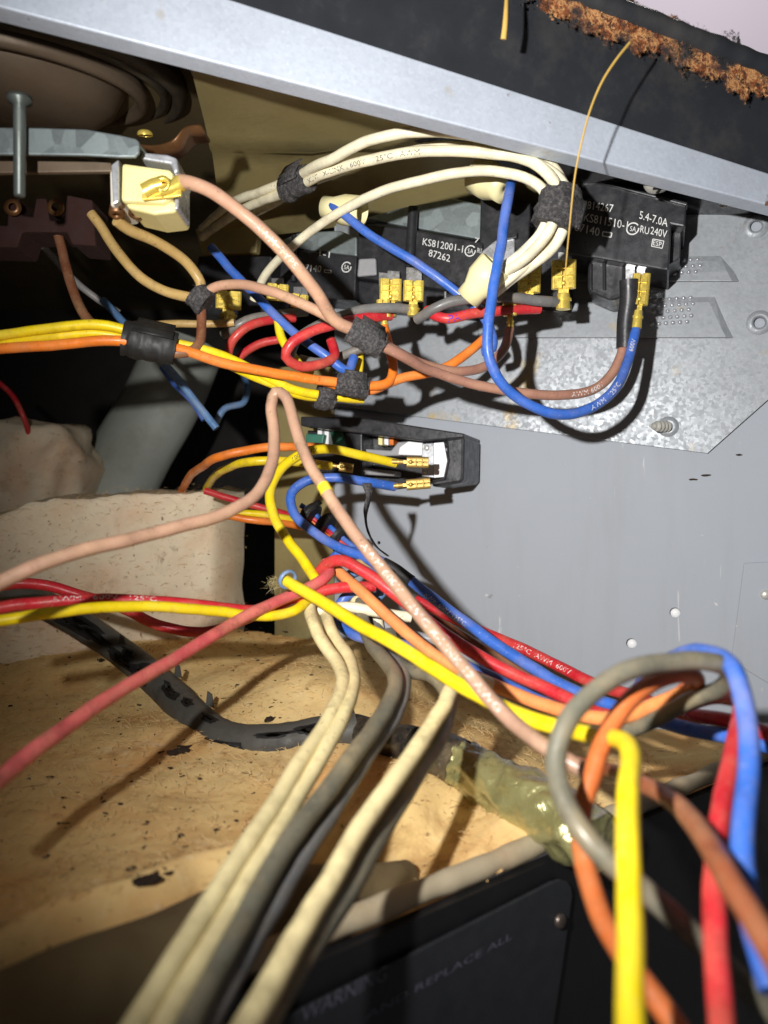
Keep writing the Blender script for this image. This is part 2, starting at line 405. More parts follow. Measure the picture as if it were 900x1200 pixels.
def wrap(label, pts, r, mat='tape', name='cloth_tape', flat=1.0, group=None, n=18):
    path = spline([P(*q) for q in pts], .0006)
    rr = [r * (1 + .10 * noise.noise(p * 500)) * (1 + (.05 if int(i / 4) % 2 else 0)) for i, p in enumerate(path)]
    mb = MB(); mb.tube(path, rr, n, True, flat)
    for i in range(len(mb.v)):
        v_ = mb.v[i]; mb.v[i] = v_ + noise.noise_vector(v_ * 420) * r * .10
    o = mb.build(name, M[mat], None, label, 'tape', group)
    # the loose end of the last turn, lifting off the wrap
    ax = (path[-1] - path[0]).normalized(); c = path[0].lerp(path[-1], .55); eye = (Vector((0, 0, CAMZ)) - c); eye = (eye - ax * eye.dot(ax)).normalized(); sd = eye.cross(ax)
    hl = (path[-1] - path[0]).length * .40; mb = MB(); vs = []; a0 = random.uniform(-.4, 1.2); m = 14
    for k in range(m):
        a = a0 + k * .11; q = r * (1.10 + .45 * max(0, (k - 8) / 6) ** 2)
        for e in (-1, 1): vs.append(c + ax * hl * e * (1 - .10 * (k / m) + .08 * noise.noise(Vector((k * .7, e, r * 900)))) + (eye * math.cos(a) + sd * math.sin(a)) * q)
    mb.add(vs, [(2 * k, 2 * k + 1, 2 * k + 3, 2 * k + 2) for k in range(m - 1)], True)
    f = mb.build('loose_end', M[mat], o, recalc=False); md = f.modifiers.new('thick', 'SOLIDIFY'); md.thickness = .0003
    if mat == 'tape':
        mb = MB()
        for k in range(70):
            e = random.choice((0, -1)); a = random.uniform(0, 6.28); p = path[e] + (eye * math.cos(a) + sd * math.sin(a)) * r * random.uniform(.9, 1.05)
            dr = (ax * (1 if e else -1) + noise.random_unit_vector() * .8).normalized(); l = random.uniform(.0006, .0022); w_ = dr.cross(eye).normalized() * .00004
            mb.add([p - w_, p + w_, p + dr * l], [(0, 1, 2)])
        mb.build('frayed_threads', M[mat], o, kind='stuff', recalc=False)
    return o

# ------------------------------------------------------------------ terminals
def spade(parent, top, bot, wpx, d, mat='brass', name='crimp_terminal', d2=None, barrel=True, facing=None):
    a = P(top[0], top[1], d); b = P(bot[0], bot[1], d2 or d); ax = (b - a); L = ax.length; ax.normalize()
    n0 = facing or (Vector((0, 0, CAMZ)) - (a + b) / 2).normalized()
    sd = ax.cross(n0).normalized(); nn = sd.cross(ax).normalized()
    if nn.dot(n0) < 0: nn = -nn
    w = wpx / FPX * d / 2; mb = MB(); e = .0004
    l1 = .58 * L
    c = a + ax * l1 / 2
    mb.box(c, sd * w, ax * l1 / 2, nn * e)
    for s in (-1, 1):
        mb.tube([a + sd * s * (w - .0002) + nn * .0008, a + ax * l1 + sd * s * (w - .0002) + nn * .0008], .0009, 8)
        mb.box(c + sd * s * w * .52 + nn * .0016, sd * w * .38, ax * l1 / 2, nn * e)
    for k in (.30, .58):
        mb.box(a + ax * l1 * k + nn * .0021, sd * w * .86, ax * .00022, nn * .0004)
    mb.lathe(a + ax * l1 * .82 + nn * .0019, nn, [(.0009, 0), (.0007, .0005), (.0001, .0006)], 10)
    if barrel:
        mb.box(a + ax * (l1 + .08 * L), sd * w * .5, ax * .1 * L, nn * e)
        mb.tube([a + ax * (l1 + .1 * L) + nn * .0006, a + ax * L + nn * .0006], [w * .62, w * .72], 10, True, .75)
        mb.tube([a + ax * (l1 + .2 * L) + nn * .0006, a + ax * (l1 + .24 * L) + nn * .0006], w * .82, 10, True, .75)
    return mb.build(name, M[mat], parent, bevel=.00012, seg=1)

def screw_tip(parent, base, axis, r, L, mat='screw', name='screw', **kw):
    mb = MB(); prof = []; pitch = r * .85; n = int(L / pitch * 4)
    for i in range(n + 1):
        h = L * i / n; tp = 1 - .75 * max(0, (h / L - .6) / .4)
        prof.append((r * tp * (1 if i % 4 in (1, 2) else .72), h))
    prof.append((0.0001, L * 1.04)); mb.lathe(base, axis, prof, 14)
    return mb.build(name, M[mat], parent, **kw)
def pan_screw(parent, c, axis, r, mat='screw', name='screw', label=None, cat=None, hexa=False):
    mb = MB(); axis = axis.normalized()
    mb.lathe(c, axis, [(r * 1.0, -r * .1), (r, r * .15), (r * .9, r * .4), (r * .6, r * .58), (.0001, r * .64)], 20)
    o = mb.build(name, M[mat], parent, label, cat)
    ref = Vector((0, 0, 1)); u = (ref - axis * ref.dot(axis)).normalized(); w = axis.cross(u)
    if parent is None or WL.get(parent.name) is not None:
        sl = MB()
        for q in (u + w * .3, w - u * .3):
            q = q.normalized(); z = axis.cross(q)
            sl.box(Vector(c) + axis * r * .6, q * r * .5, z * r * .1, axis * r * .06)
        if parent is None: sl.build('screw_slot', M['sleeve_hole'], o)
    return o

# ================================================================== LARGE STRUCTURE
def plate_with_holes(name, outline, holes, off, thick, mat, parent=None, **kw):
    """sheet lying on the wall with real punched holes; outline in survey positions, holes (x, y, radius m)"""
    b = bmesh.new(); es = []
    uv = lambda p: ((p - WO).dot(WU), p.z)
    def loop(pts):
        vs = [b.verts.new((p[0], p[1], 0)) for p in pts]
        for i in range(len(vs)): es.append(b.edges.new((vs[i], vs[(i + 1) % len(vs)])))
    loop([uv(on_wall(x, y, off)) for x, y in outline])
    for x, y, r in holes:
        c = uv(on_wall(x, y, off)); loop([(c[0] + r * math.cos(2 * math.pi * k / 20), c[1] + r * math.sin(2 * math.pi * k / 20)) for k in range(20)])
    bmesh.ops.triangle_fill(b, use_beauty=True, use_dissolve=False, edges=es)
    fs = [[v.index for v in f.verts] for f in (b.verts.index_update(), b.faces)[1]]
    base = [Vector((WO.x, WO.y, 0)) + WU * v.co.x + Vector((0, 0, v.co.y)) + WN * off for v in b.verts]
    n = len(base); mb = MB()
    edges = [(e.verts[0].index, e.verts[1].index) for e in es]
    b.free()
    mb.add(base + [p - WN * thick for p in base], fs + [[i + n for i in f] for f in fs] + [(a, c, c + n, a + n) for a, c in edges])
    return mb.build(name, mat, parent, **kw)

wall = plate_with_holes('cabinet_wall', [(392, 215), (1070, 180), (1070, 1080), (560, 930), (392, 870)],
                        [(740, 754, .0021), (791, 718, .0021), (444, 636, .0008)], 0, .0012, M['wall'], kind='structure')
wall_corner = MB()
wall_corner.hexa([on_wall(391.5, 430, 0), on_wall(391.5, 850, 0), on_wall(322, 850, -.010), on_wall(322, 430, -.010)],
                 [on_wall(391.5, 430, -.001), on_wall(391.5, 850, -.001), on_wall(322, 850, -.011), on_wall(322, 430, -.011)])
wall_corner.build('wall_return', M['olive'], kind='structure')
for x, y in ((740, 754), (791, 718)):
    mb = MB(); mb.lathe(on_wall(x + .6, y + .8, -.0008), WN, [(.0001, 0), (.0019, -.0001), (.0019, -.004)], 20)  # white disc stands in for the bright light seen through the hole
    o = mb.build('hole_light_disc', M['white_plastic'], None,
                 'white round plug standing in for light through the lower left hole in the grey wall' if x < 760 else 'white round plug standing in for light through the upper right hole in the grey wall', 'disc', 'white discs for light through the grey wall')

# dark cavity round the wiring
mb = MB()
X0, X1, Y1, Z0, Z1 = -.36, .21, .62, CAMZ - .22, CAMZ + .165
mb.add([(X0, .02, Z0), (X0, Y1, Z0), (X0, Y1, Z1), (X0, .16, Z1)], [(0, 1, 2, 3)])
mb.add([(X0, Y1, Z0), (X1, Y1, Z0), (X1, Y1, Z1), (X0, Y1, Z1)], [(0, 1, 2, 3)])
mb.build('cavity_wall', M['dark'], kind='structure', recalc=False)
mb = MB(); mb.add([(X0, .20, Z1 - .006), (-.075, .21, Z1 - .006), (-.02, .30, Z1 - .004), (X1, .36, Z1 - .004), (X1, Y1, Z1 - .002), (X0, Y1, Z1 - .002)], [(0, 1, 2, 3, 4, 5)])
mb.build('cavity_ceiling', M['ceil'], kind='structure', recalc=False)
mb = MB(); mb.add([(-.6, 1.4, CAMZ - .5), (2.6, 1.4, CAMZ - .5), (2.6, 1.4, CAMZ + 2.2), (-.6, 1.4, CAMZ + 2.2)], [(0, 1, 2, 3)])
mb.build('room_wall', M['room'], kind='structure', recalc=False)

# ------------------------------------------------------------------ rail
def rd(x): return 1 / (5.0 - x * 0.00139)
def rl(x): return 8 + x * .2578
def ru(x): return 38 - 126 + x * .323 - 0
mb = MB(); xs = list(range(-90, 1060, 60)); sec = []
for x in xs:
    d = rd(x); lo = P(x, rl(x), d); up = P(x, ru(x), d + .002)
    bk = Vector((0, 1, 0)); th = .0011
    sec.append([lo, up, up + bk * .022 + Vector((0, 0, .0006)), up + bk * .022 - Vector((0, 0, th)), up + bk * th - Vector((0, 0, th)),
                lo + bk * th + Vector((0, 0, th)), lo + bk * .008 + Vector((0, 0, th)), lo + bk * .008])
k = len(sec[0]); vs = [p for s in sec for p in s]; fs = []
for i in range(len(sec) - 1):
    for j in range(k): fs.append((i * k + j, i * k + (j + 1) % k, (i + 1) * k + (j + 1) % k, (i + 1) * k + j))
fs += [tuple(range(k)), tuple(range(len(vs) - 1, len(vs) - k - 1, -1))]
mb.add(vs, fs)
rail = mb.build('steel_rail', M['rail'], None, 'pale zinc coated steel rail running under the black cooktop edge', 'rail', bevel=.0006, seg=2)

# ------------------------------------------------------------------ cooktop with rusted rim
def ct_d(x): return rd(x) + .004
mb = MB(); sec = []
for x in range(170, 1080, 40):
    d = ct_d(x); a = P(x, ru(x) + 4, d); top = (x - 640) * .385 - 34
    b = P(x, top + 34, d - .004); c = P(x, top + 22, d - .009); bk = Vector((0, 1, 0))
    sec.append([a, b, c, c + bk * .05 + Vector((0, 0, .004)), a + bk * .05])
k = 5; vs = [p for s in sec for p in s]; fs = []
for i in range(len(sec) - 1):
    for j in range(k): fs.append((i * k + j, i * k + (j + 1) % k, (i + 1) * k + (j + 1) % k, (i + 1) * k + j))
fs += [tuple(range(k)), tuple(range(len(vs) - 1, len(vs) - k - 1, -1))]
mb.add(vs, fs, False)
cooktop = mb.build('cooktop', M['black_enamel'], None, 'black enamel cooktop edge with a rusted rim at the top right', 'cooktop', bevel=.0015, seg=3)
mb = MB(); pts = []; rr = []
path = spline([P(x, (x - 640) * .385 - 20, ct_d(x) - .0085) for x in range(170, 1080, 40)], .0012)
mb.tube(path, [.0036 + .0006 * noise.noise(p * 180) for p in path], 14)
mb.build('rolled_rim', M['black_enamel'], cooktop)
mb = MB(); path = spline([P(x, (x - 640) * .385 - 8, ct_d(x) - .0092) for x in range(560, 1070, 30)], .0006)
nr = 15; vs = []; fs = []
for i, p in enumerate(path):
    e = .0125 * (1 + .5 * noise.noise(p * 90) + .3 * noise.noise(p * 260)) * min(1, i / 60)
    for j in range(nr):
        t = j / (nr - 1) - .5; edge = 1 - abs(2 * t) ** 2
        q = p + Vector((-.1, 0, 1)) * (t * 2 * e) + Vector((0, -1, 0)) * (.0004 * edge + .0010 * edge * max(0, noise.noise(p * 300 + Vector((0, 0, t * 5)))) )
        vs.append(q)
for i in range(len(path) - 1):
    for j in range(nr - 1): fs.append((i * nr + j, i * nr + j + 1, (i + 1) * nr + j + 1, (i + 1) * nr + j))
mb.add(vs, fs, True); o = mb.build('rust_crust', M['rust'], cooktop, label='flaking orange brown rust along the rim', recalc=False)
ea = o.data.attributes.new('edge', 'FLOAT', 'POINT'); ea.data.foreach_set('value', [abs((i % nr) / (nr - 1) - .5) * 1.3 for i in range(len(vs))])
mb = MB()
for i in range(700):
    x = random.uniform(600, 930); q = P(x, (x - 640) * .385 - 6 + max(-13, random.gauss(3, 10)), ct_d(x) - .0100 + random.uniform(0, .0006))
    r = random.uniform(.0002, .0008); u = Vector((random.gauss(0, 1), random.gauss(0, .3), random.gauss(0, 1))).normalized() * r; w = u.cross(Vector((0, -1, .2))).normalized() * r * random.uniform(.4, 1)
    mb.add([q - u, q - w + Vector((0, -.0006, 0)), q + u, q + w], [(0, 1, 2, 3)])
mb.build('rust_flakes', M['rust'], cooktop, kind='stuff', recalc=False)

# ------------------------------------------------------------------ underside sheet
mb = MB(); N1, N2 = 24, 14; vs = []
for i in range(N1 + 1):
    for j in range(N2 + 1):
        t = i / N1; v = j / N2
        xf = 218 + t * 732; a = P(xf, rl(xf) - 6, rd(xf) + .0095)
        xb = 262 + t * 694; yb = 292 - 60 * min(1, t * 1.5) + 8 * t; b = on_wall(xb, yb, .004)
        if xb < 392: b = P(xb, yb, .375)
        p = a.lerp(b, v); p.z += .010 * math.sin(v * math.pi) + (.004 if v > .55 else 0) + .0012 * noise.noise(p * 40)
        vs.append(p)
fs = [(i * (N2 + 1) + j, i * (N2 + 1) + j + 1, (i + 1) * (N2 + 1) + j + 1, (i + 1) * (N2 + 1) + j) for i in range(N1) for j in range(N2)]
mb.add(vs, fs, True); mb.build('cooktop_underside', M['olive'], kind='structure', recalc=False)

# ------------------------------------------------------------------ insulation bed
EA = on_floor(640, 995, FLOORZ - .006); EB = on_floor(840, 912, FLOORZ - .006)
ED = (EB - EA); ED.z = 0; ED.normalize(); EN = Vector((ED.y, -ED.x, 0))   # out of the bed, towards the lens
CA = on_floor(0, 1108); CB = on_floor(330, 985); CD = (CB - CA).normalized(); CN = Vector((CD.y, -CD.x, 0))
def sst(a, b, x):
    t = max(0, min(1, (x - a) / (b - a))); return t * t * (3 - 2 * t)
def bed_h(X, Y):
    p = Vector((X, Y, 0)); z = FLOORZ
    z += .0048 * noise.noise(p * 18 + Vector((3, 1, 0))) + .0024 * noise.noise(p * 36 + Vector((0, 7, 0))) + .0005 * noise.noise(p * 95) + .0004 * noise.noise(p * 260)
    z += .022 * sst(.24, .40, Y) * (1 - sst(-.02, .03, X)) 
    z += .012 * math.exp(-((X + .030) ** 2 + (Y - .30) ** 2) / .0012)
    z -= .010 * sst(.02, .07, X) * sst(.2, .3, Y)
    c = (p - Vector((CA.x, CA.y, 0))).dot(CN) + .006 * noise.noise(p * 30) + .0025 * noise.noise(p * 90)
    fade = 1 - sst(.0, .035, X)
    z += .003 * math.exp(-(c / .005) ** 2) * fade - .012 * sst(.000, .010, c) * fade
    e = (p - Vector((EA.x, EA.y, 0))).dot(EN)
    z -= .006 * sst(-.012, 0, e)
    return z
mb = MB(); st = .0019; xs = np.arange(-.30, .135, st); ys = np.arange(.085, .46, st); idx = {}
for i, X in enumerate(xs):
    for j, Y in enumerate(ys):
        p = Vector((X, Y, 0)); e = (p - Vector((EA.x, EA.y, 0))).dot(EN)
        if e > .0015 * noise.noise(p * 120): continue
        if (Vector((X, Y, 0)) - Vector((WO.x, WO.y, 0))).dot(WN) < .001: continue
        idx[i, j] = len(mb.v); mb.v.append(Vector((X, Y, bed_h(X, Y))))
for (i, j) in list(idx):
    q = [(i, j), (i + 1, j), (i + 1, j + 1), (i, j + 1)]
    if all(a in idx for a in q): mb.f.append([idx[a] for a in q]); mb.sm.append(True)
bed = mb.build('insulation_batt', M['insul'], None, 'yellow fibreglass insulation lying flat, speckled with charred debris', 'insulation', recalc=False)
# soiled roll of the facing in front of the crease, colour darkened for fading light
mb = MB(); path = [CA + CD * (k * .0015 - .10) + CN * (.0150 + .002 * noise.noise(Vector((k * .04, 0, 0)))) for k in range(0, 130)]
path = [Vector((p.x, p.y, FLOORZ - .0120 + .0015 * noise.noise(p * 30))) for p in path]
b = len(mb.v); mb.tube(path, [.0145 * (1 - sst(.75, 1, i / len(path)) * .75) for i in range(len(path))], 40)
for i in range(len(mb.v)):
    p = mb.v[i]; mb.v[i] = p + Vector((CN.x, CN.y, .8)) * (.0022 * noise.noise(p * 60) + .0010 * noise.noise(p * 170))
mb.build('rolled_edge', M['insul_soiled_dim'], bed)
# fleece edge along the front of the bed
mb = MB(); path = []
for k in range(-98, 130):
    q = EA + ED * (k * .001); path.append(Vector((q.x, q.y, FLOORZ - .0060 + .0008 * noise.noise(q * 30))) + EN * (-.0030 + .0006 * noise.noise(q * 50)))
mb.tube(path, [(.0027 + .0006 * noise.noise(p * 140)) * sst(-1, 18, i) for i, p in enumerate(path)], 14)
mb.build('fleece_edge', M['insul_pale'], bed)
def fuzz(name, parent, n, sampler, L=(.002, .007)):
    mb = MB()
    for i in range(n):
        p = sampler(); 
        if p is None: continue
        a = random.uniform(0, 2 * math.pi); dr = Vector((math.cos(a), math.sin(a), random.uniform(-.05, .45))).normalized(); l = random.uniform(*L)
        q = p + dr * l * .5 + Vector((random.gauss(0, .0004), random.gauss(0, .0004), random.uniform(.0002, .0009))); r = p + dr * l
        w = Vector((0, 0, .00006)) + dr.cross(Vector((0, 0, 1))) * .00007
        mb.add([p - w, p + w, q + w, q - w, r], [(0, 1, 2, 3), (3, 2, 4)])
    return mb.build(name, M['fibre'], parent, kind='stuff', recalc=False)
def samp_bed():
    X = random.uniform(-.2, .1); Y = random.uniform(.12, .4)
    if (Vector((X, Y, 0)) - Vector((EA.x, EA.y, 0))).dot(EN) > -.002: return None
    if (Vector((X, Y, 0)) - Vector((WO.x, WO.y, 0))).dot(WN) < .004: return None
    return Vector((X, Y, bed_h(X, Y)))
fuzz('loose_fibres', bed, 15000, samp_bed, (.0015, .006))
def flake(mb, c, r, asp=.5, up=Vector((0, 0, 1)), th=.0004, n=7):
    a = random.uniform(0, 6.28); u = Vector((math.cos(a), math.sin(a), random.uniform(-.25, .25))); u = (u - up * u.dot(up) * .8).normalized(); w = up.cross(u).normalized()
    ring = []
    for k in range(n):
        t = 2 * math.pi * k / n; rr = r * random.uniform(.6, 1.15)
        ring.append(Vector(c) + u * math.cos(t) * rr + w * math.sin(t) * rr * asp + up * random.uniform(0, r * .25))
    mb.prism(ring, up * th)
def ray_bed(x, y):
    lo, hi = .05, .6; o = Vector((0, 0, CAMZ)); d = P(x, y, 1) - o; t = .08
    while t < .5:
        p = o + d * t
        if p.z <= bed_h(p.x, p.y): return p
        t += .0008
    return None
mb = MB()
for i in range(640):
    p = ray_bed(max(-10, random.gauss(210, 130)), 735 + random.random() ** 1.5 * 300) if random.random() < .8 else samp_bed()
    if p is None: continue
    flake(mb, p, random.choice((.0002, .0003, .0003, .0004, .0005, .0007, .0010, .0013)), random.choice((.12, .2, .4, .6, .9)), n=6, th=.0002)
mb.build('charred_specks', M['flake'], None, 'charred specks and crumbs scattered over the yellow insulation', 'debris', kind='stuff')
for lab, x, y, r, asp, ang in (('long black charred flake on the insulation below the sleeved cable', 212, 882, .0055, .2, 0),
                          ('large dark charred clump at the front crease of the insulation', 168, 1036, .0042, .5, 0),
                          ('curled brown charred scrap on insulation beside the bare sleeve hole', 183, 803, .0024, .4, 0),
                          ('small dark flake on insulation between the yellow wire and the sleeve', 118, 776, .0024, .35, 0),
                          ('dark upright sliver standing by the middle of the grey sleeve', 136, 738, .0022, .6, 0),
                          ('brown crumb lying in front of the cream wire pair bend', 317, 845, .0026, .6, 0)):
    p = ray_bed(x, y)
    if p is None: continue
    mb = MB(); flake(mb, p, r, asp, th=.0008, n=11)
    for q in range(4): flake(mb, p + Vector((random.gauss(0, r * .4), random.gauss(0, r * .3), .0005)), r * .35, .5, th=.0008, n=6)
    mb.build('charred_flake', M['flake'], None, lab, 'debris', 'larger charred scraps on the insulation')

# upright batt and lump further back
def batt(name, label, corners, d0, d1, sd):
    (xl, ytl, ybl), (xr, ytr, ybr) = corners; nx, ny = 70, 46; mb = MB(); vs = []
    for i in range(nx + 1):
        for j in range(ny + 1):
            u = i / nx; v = j / ny; x = xl + (xr - xl) * u; yt = ytl + (ytr - ytl) * u - 16 * math.sin(u * math.pi) + 9 * noise.noise(Vector((u * 5, sd, 0))) + 4 * noise.noise(Vector((u * 19, sd, 0))); yb = ybl + (ybr - ybl) * u
            d = d0 + (d1 - d0) * u; back = 0
            if v < .15: yy = yt; back = .03 * ((.15 - v) / .15) ** 1.5
            else: yy = yt + (yb - yt) * (v - .15) / .85
            if u > .9: back += .03 * ((u - .9) / .1) ** 2; x = xl + (xr - xl) * (.9 + (u - .9) * .9) + (u - .9) * 60 * noise.noise(Vector((v * 6, sd, 2)))
            p = P(x, yy, d) + Vector((0, back, back * .1 if v < .15 else 0))
            p += Vector((0, -1, .2)) * (.006 * noise.noise(p * 22 + Vector((sd, 0, 0))) + .0010 * noise.noise(p * 110))
            vs.append(p)
    fs = [(i * (ny + 1) + j, i * (ny + 1) + j + 1, (i + 1) * (ny + 1) + j + 1, (i + 1) * (ny + 1) + j) for i in range(nx) for j in range(ny)]
    mb.add(vs, fs, True)
    o = mb.build(name, M['insul_cream'], None, label, 'insulation', recalc=False)
    fuzz('loose_fibres', o, 1400, lambda: random.choice(vs) + Vector((random.gauss(0, .001), -.0003, random.gauss(0, .001))), (.002, .006))
    return o
UPV = None
up_batt = batt('insulation_batt', 'folded fibreglass batt standing upright behind the mauve wire at left', ((-40, 612, 790), (276, 582, 790)), .33, .365, 4)
mb = MB(); b = bmesh.new(); bmesh.ops.create_icosphere(b, subdivisions=4, radius=1)
c = P(32, 575, .43)
for v in b.verts:
    q = v.co.copy(); q = Vector([math.copysign(abs(a) ** .6, a) for a in q])
    v.co = c + Vector((q.x * .034, q.y * .03, q.z * .038)) + q * .006 * noise.noise(q * 2.2) + Vector((.006 * q.z, 0, 0))
mb.add([v.co.copy() for v in b.verts], [[v.index for v in f.verts] for f in b.faces], True); b.free()
mb.build('insulation_lump', M['insul_cream'], None, 'rounded lump of insulation behind the upright batt at far left', 'insulation')

# ------------------------------------------------------------------ black front panel with label plate
PO = EA + EN * .0015
def on_panel(x, y, off=0.0):
    o = Vector((0, 0, CAMZ)); r = P(x, y, 1) - o; t = (PO + EN * off - o).dot(EN) / r.dot(EN); return o + r * t
mb = MB(); a = PO - ED * .22; b = PO + ED * .135; top = FLOORZ - .0085
mb.hexa([Vector((q.x, q.y, top)) for q in (a, b, b - EN * .003, a - EN * .003)], [Vector((q.x, q.y, top - .26)) for q in (a, b, b - EN * .003, a - EN * .003)])
mb.build('front_panel', M['black_panel'], kind='structure')
mb = MB(); mb.prism([on_panel(x, y, .0016) for x, y in ((300, 1211), (480, 1120), (648, 1034), (657, 1031), (665, 1033), (670, 1040), (671, 1050), (660, 1130), (640, 1260), (330, 1400))], -EN * .0011)
plate = mb.build('label_plate', M['plate_black'], None, 'dark metal label plate reading WARNING on the black front panel', 'plate', bevel=.0003)
pan_screw(plate, on_panel(656, 1079, .0020), EN, .0019, 'screw_dark')
mb = MB(); flat_text(mb, 'WARNING', 352, 1200, 452, 1148, 20, on_panel, .00175)
flat_text(mb, 'AND REPLACE ALL', 428, 1196, 600, 1100, 10, on_panel, .00175)
mb.build('lettering', M['ink_plate'], plate, recalc=False)

# duct
mb = MB(); path = spline([P(218, 405, .49), P(190, 470, .48), P(155, 530, .47), P(120, 600, .455), P(95, 660, .45)], .004)
mb.tube(path, .025, 16, True, .7)
mb.build('flue_duct', M['duct'], None, 'dull grey flue duct slanting down behind the upright insulation', 'duct')

# sleeved cable
pts = [(-12, 690, .300), (30, 698, .308), (66, 716, .322), (110, 742, .325), (160, 778, .315), (200, 813, .30), (235, 848, .276), (268, 868, .262), (320, 872, .256), (370, 864, .258), (418, 856, .26)]
path = spline([P(*q) for q in pts], .0012); n = len(path)
mb = MB(); mb.tube(path, [(.0056 + .0012 * i / n) * (1 + .07 * noise.noise(p * 90) + .03 * noise.noise(p * 300)) for i, p in enumerate(path)], 20)
sleeve = mb.build('sleeved_cable', M['sleeve'], None, 'grey charred cable sleeve, cracked open, bending across the insulation', 'cable')
def patch(x, y, d, rx, ry, ang, nm='sleeve_crack', mat='sleeve_hole', lift=.0004):
    c = P(x, y, d); s = nearest_s(path, c); p, t = frame_at(path, s); r = .0063
    eye = (Vector((0, 0, CAMZ)) - p); eye = (eye - t * eye.dot(t)).normalized(); sd = eye.cross(t)
    off = (c - p).dot(sd) / r; a0 = math.asin(max(-.95, min(.95, off)))
    vs = []; m = 16; sdv = random.random() * 9
    for ring in (1.0, .5):
        for k in range(m):
            th = 2 * math.pi * k / m; q = ring * (1 + .75 * noise.noise(Vector((math.cos(th) * 1.6, math.sin(th) * 1.6, sdv))) + .3 * noise.noise(Vector((math.cos(th) * 4, math.sin(th) * 4, sdv))))
            du = rx * q * math.cos(th); da = ry * q * math.sin(th) / r + a0
            pp, tt = frame_at(path, max(0, s + du)); vs.append(pp + (r * 1.09 + lift) * (eye * math.cos(da) + sd * math.sin(da)))
    fs = [(k, (k + 1) % m, m + (k + 1) % m, m + k) for k in range(m)] + [tuple(range(2 * m - 1, m - 1, -1))]
    mb = MB(); mb.add(vs, fs, True); mb.build(nm, M[mat], sleeve, recalc=False)
for q in ((92, 731, .322, .016, .0028, 0), (118, 748, .322, .009, .0016, 0), (150, 779, .315, .010, .0016, 0), (160, 772, .315, .005, .0012, 0), (211, 822, .292, .007, .0020, 0), (233, 836, .281, .0035, .0014, 0),
          (180, 800, .308, .006, .0034, 0), (190, 793, .306, .004, .0010, 0), (258, 852, .268, .006, .0012, 0), (272, 876, .262, .010, .0014, 0), (330, 862, .257, .009, .0008, 0), (360, 858, .257, .006, .0018, 0)):
    patch(*q)
for x, y, d in ((204, 792, .306), (241, 826, .279), (139, 757, .316)):
    c = P(x, y, d); mb = MB(); mb.prism([c, c + Vector((.003, 0, -.001)), c + Vector((.0025, -.001, .004)), c + Vector((.0008, -.001, .0052))], Vector((0, .0007, 0)))
    mb.build('torn_flap', M['sleeve'], sleeve)
path2 = spline([P(412, 856, .262), P(450, 866, .25), P(490, 874, .238)], .0012)
mb = MB(); mb.tube(path2, [.0058 * (1 + .05 * noise.noise(p * 200)) for p in path2], 18)
mb.build('black_cable_core', M['w_black'], sleeve)
path = spline([P(494, 875, .235), P(535, 893, .228), P(590, 924, .213), (P(640, 952, .2)), P(700, 990, .187)], .001); n = len(path)
mb = MB(); mb.tube(path[:int(n * .24)], .0072, 20)
conduit = mb.build('clear_sheathed_cable', M['w_black'], None, 'thick cable end in a shiny olive plastic sheath with black collar', 'cable')
mb = MB(); pp = path[int(n * .23):]; mb.tube(pp, [.0082 * min(1, .86 + i * .006) * (1 + .06 * noise.noise(p * 110)) for i, p in enumerate(pp)], 36, True, .92)
for i in range(len(mb.v)):
    ri = min(i // 36, len(pp) - 1); th = 2 * math.pi * (i % 36) / 36; rad = mb.v[i] - pp[ri]
    fold = .13 * math.sin(9 * th + 6 * noise.noise(pp[ri] * 60)) * math.exp(-ri / 14) + .06 * math.sin(5 * th + 14 * noise.noise(pp[ri] * 45))
    mb.v[i] = pp[ri] + rad * (1 + fold) + noise.noise_vector(mb.v[i] * 150) * .0010 + noise.noise_vector(mb.v[i] * 420) * .0003
mb.build('plastic_sheath', M['sheath'], conduit)
# ================================================================== GALVANISED PLATE ON THE WALL
gp = plate_with_holes('galvanised_plate', [(394, 476), (440, 482), (640, 507), (829, 531), (898, 470), (1060, 330), (1060, 228), (800, 228), (600, 240), (394, 262)],
                      [(890, 378, .0021), (886, 265, .0022)], .0022, .0012, M['galv'], None,
                      label='spangled galvanised plate with clipped corner screwed to the grey wall', cat='plate', origin=on_wall(640, 400, .002))
for (x, y) in ((890, 378), (886, 265)):
    mb = MB(); mb.lathe(on_wall(x, y, .0022), WN, [(.0021, 0), (.0024, .0009), (.0034, .0010), (.0048, .0001)], 24); mb.build('hole_rim', M['galv'], gp)
for yt, yb, xr in ((300, 330, 866), (348, 396, 859)):
    mb = MB(); xl = 560
    f0 = [on_wall(xl, yt + 4, .0026), on_wall(xr - 22, yt, .0026), on_wall(xr - 6, yb - 12, .0026), on_wall(xr, yb, .0030), on_wall(xl, yb, .0030)]
    t0 = [on_wall(xl, yt + 10, .0032), on_wall(xr - 28, yt + 6, .0032), on_wall(xr - 14, yb - 12, .0038), on_wall(xr - 8, yb - .5, .0040), on_wall(xl, yb - .5, .0040)]
    n = 5; mb.add(f0 + t0, [(0, 1, 6, 5), (1, 2, 7, 6), (2, 3, 8, 7), (3, 4, 9, 8), (4, 0, 5, 9), (5, 6, 7, 8, 9)])
    lv = mb.build('louvre_tab', M['galv'], gp, bevel=.0004)
    dm = MB()
    for r in range(3 if yb < 340 else 5):
        for q in range(7 if yb < 340 else 6):
            x = 768 + q * 8.2 + (r % 2) * 4 - r * 1.0; y = (308 if yb < 340 else 352) + r * 7 - q * .6
            if x > xr - 24: continue
            c = on_wall(x, y, .0030 + .0016 * (y - yt) / (yb - yt)); dm.lathe(c, WN, [(.0010, -.0003), (.0008, .0005), (.0003, .0009), (.00001, .00092)], 8)
    dm.build('dimples', M['steel'], lv, kind='stuff')
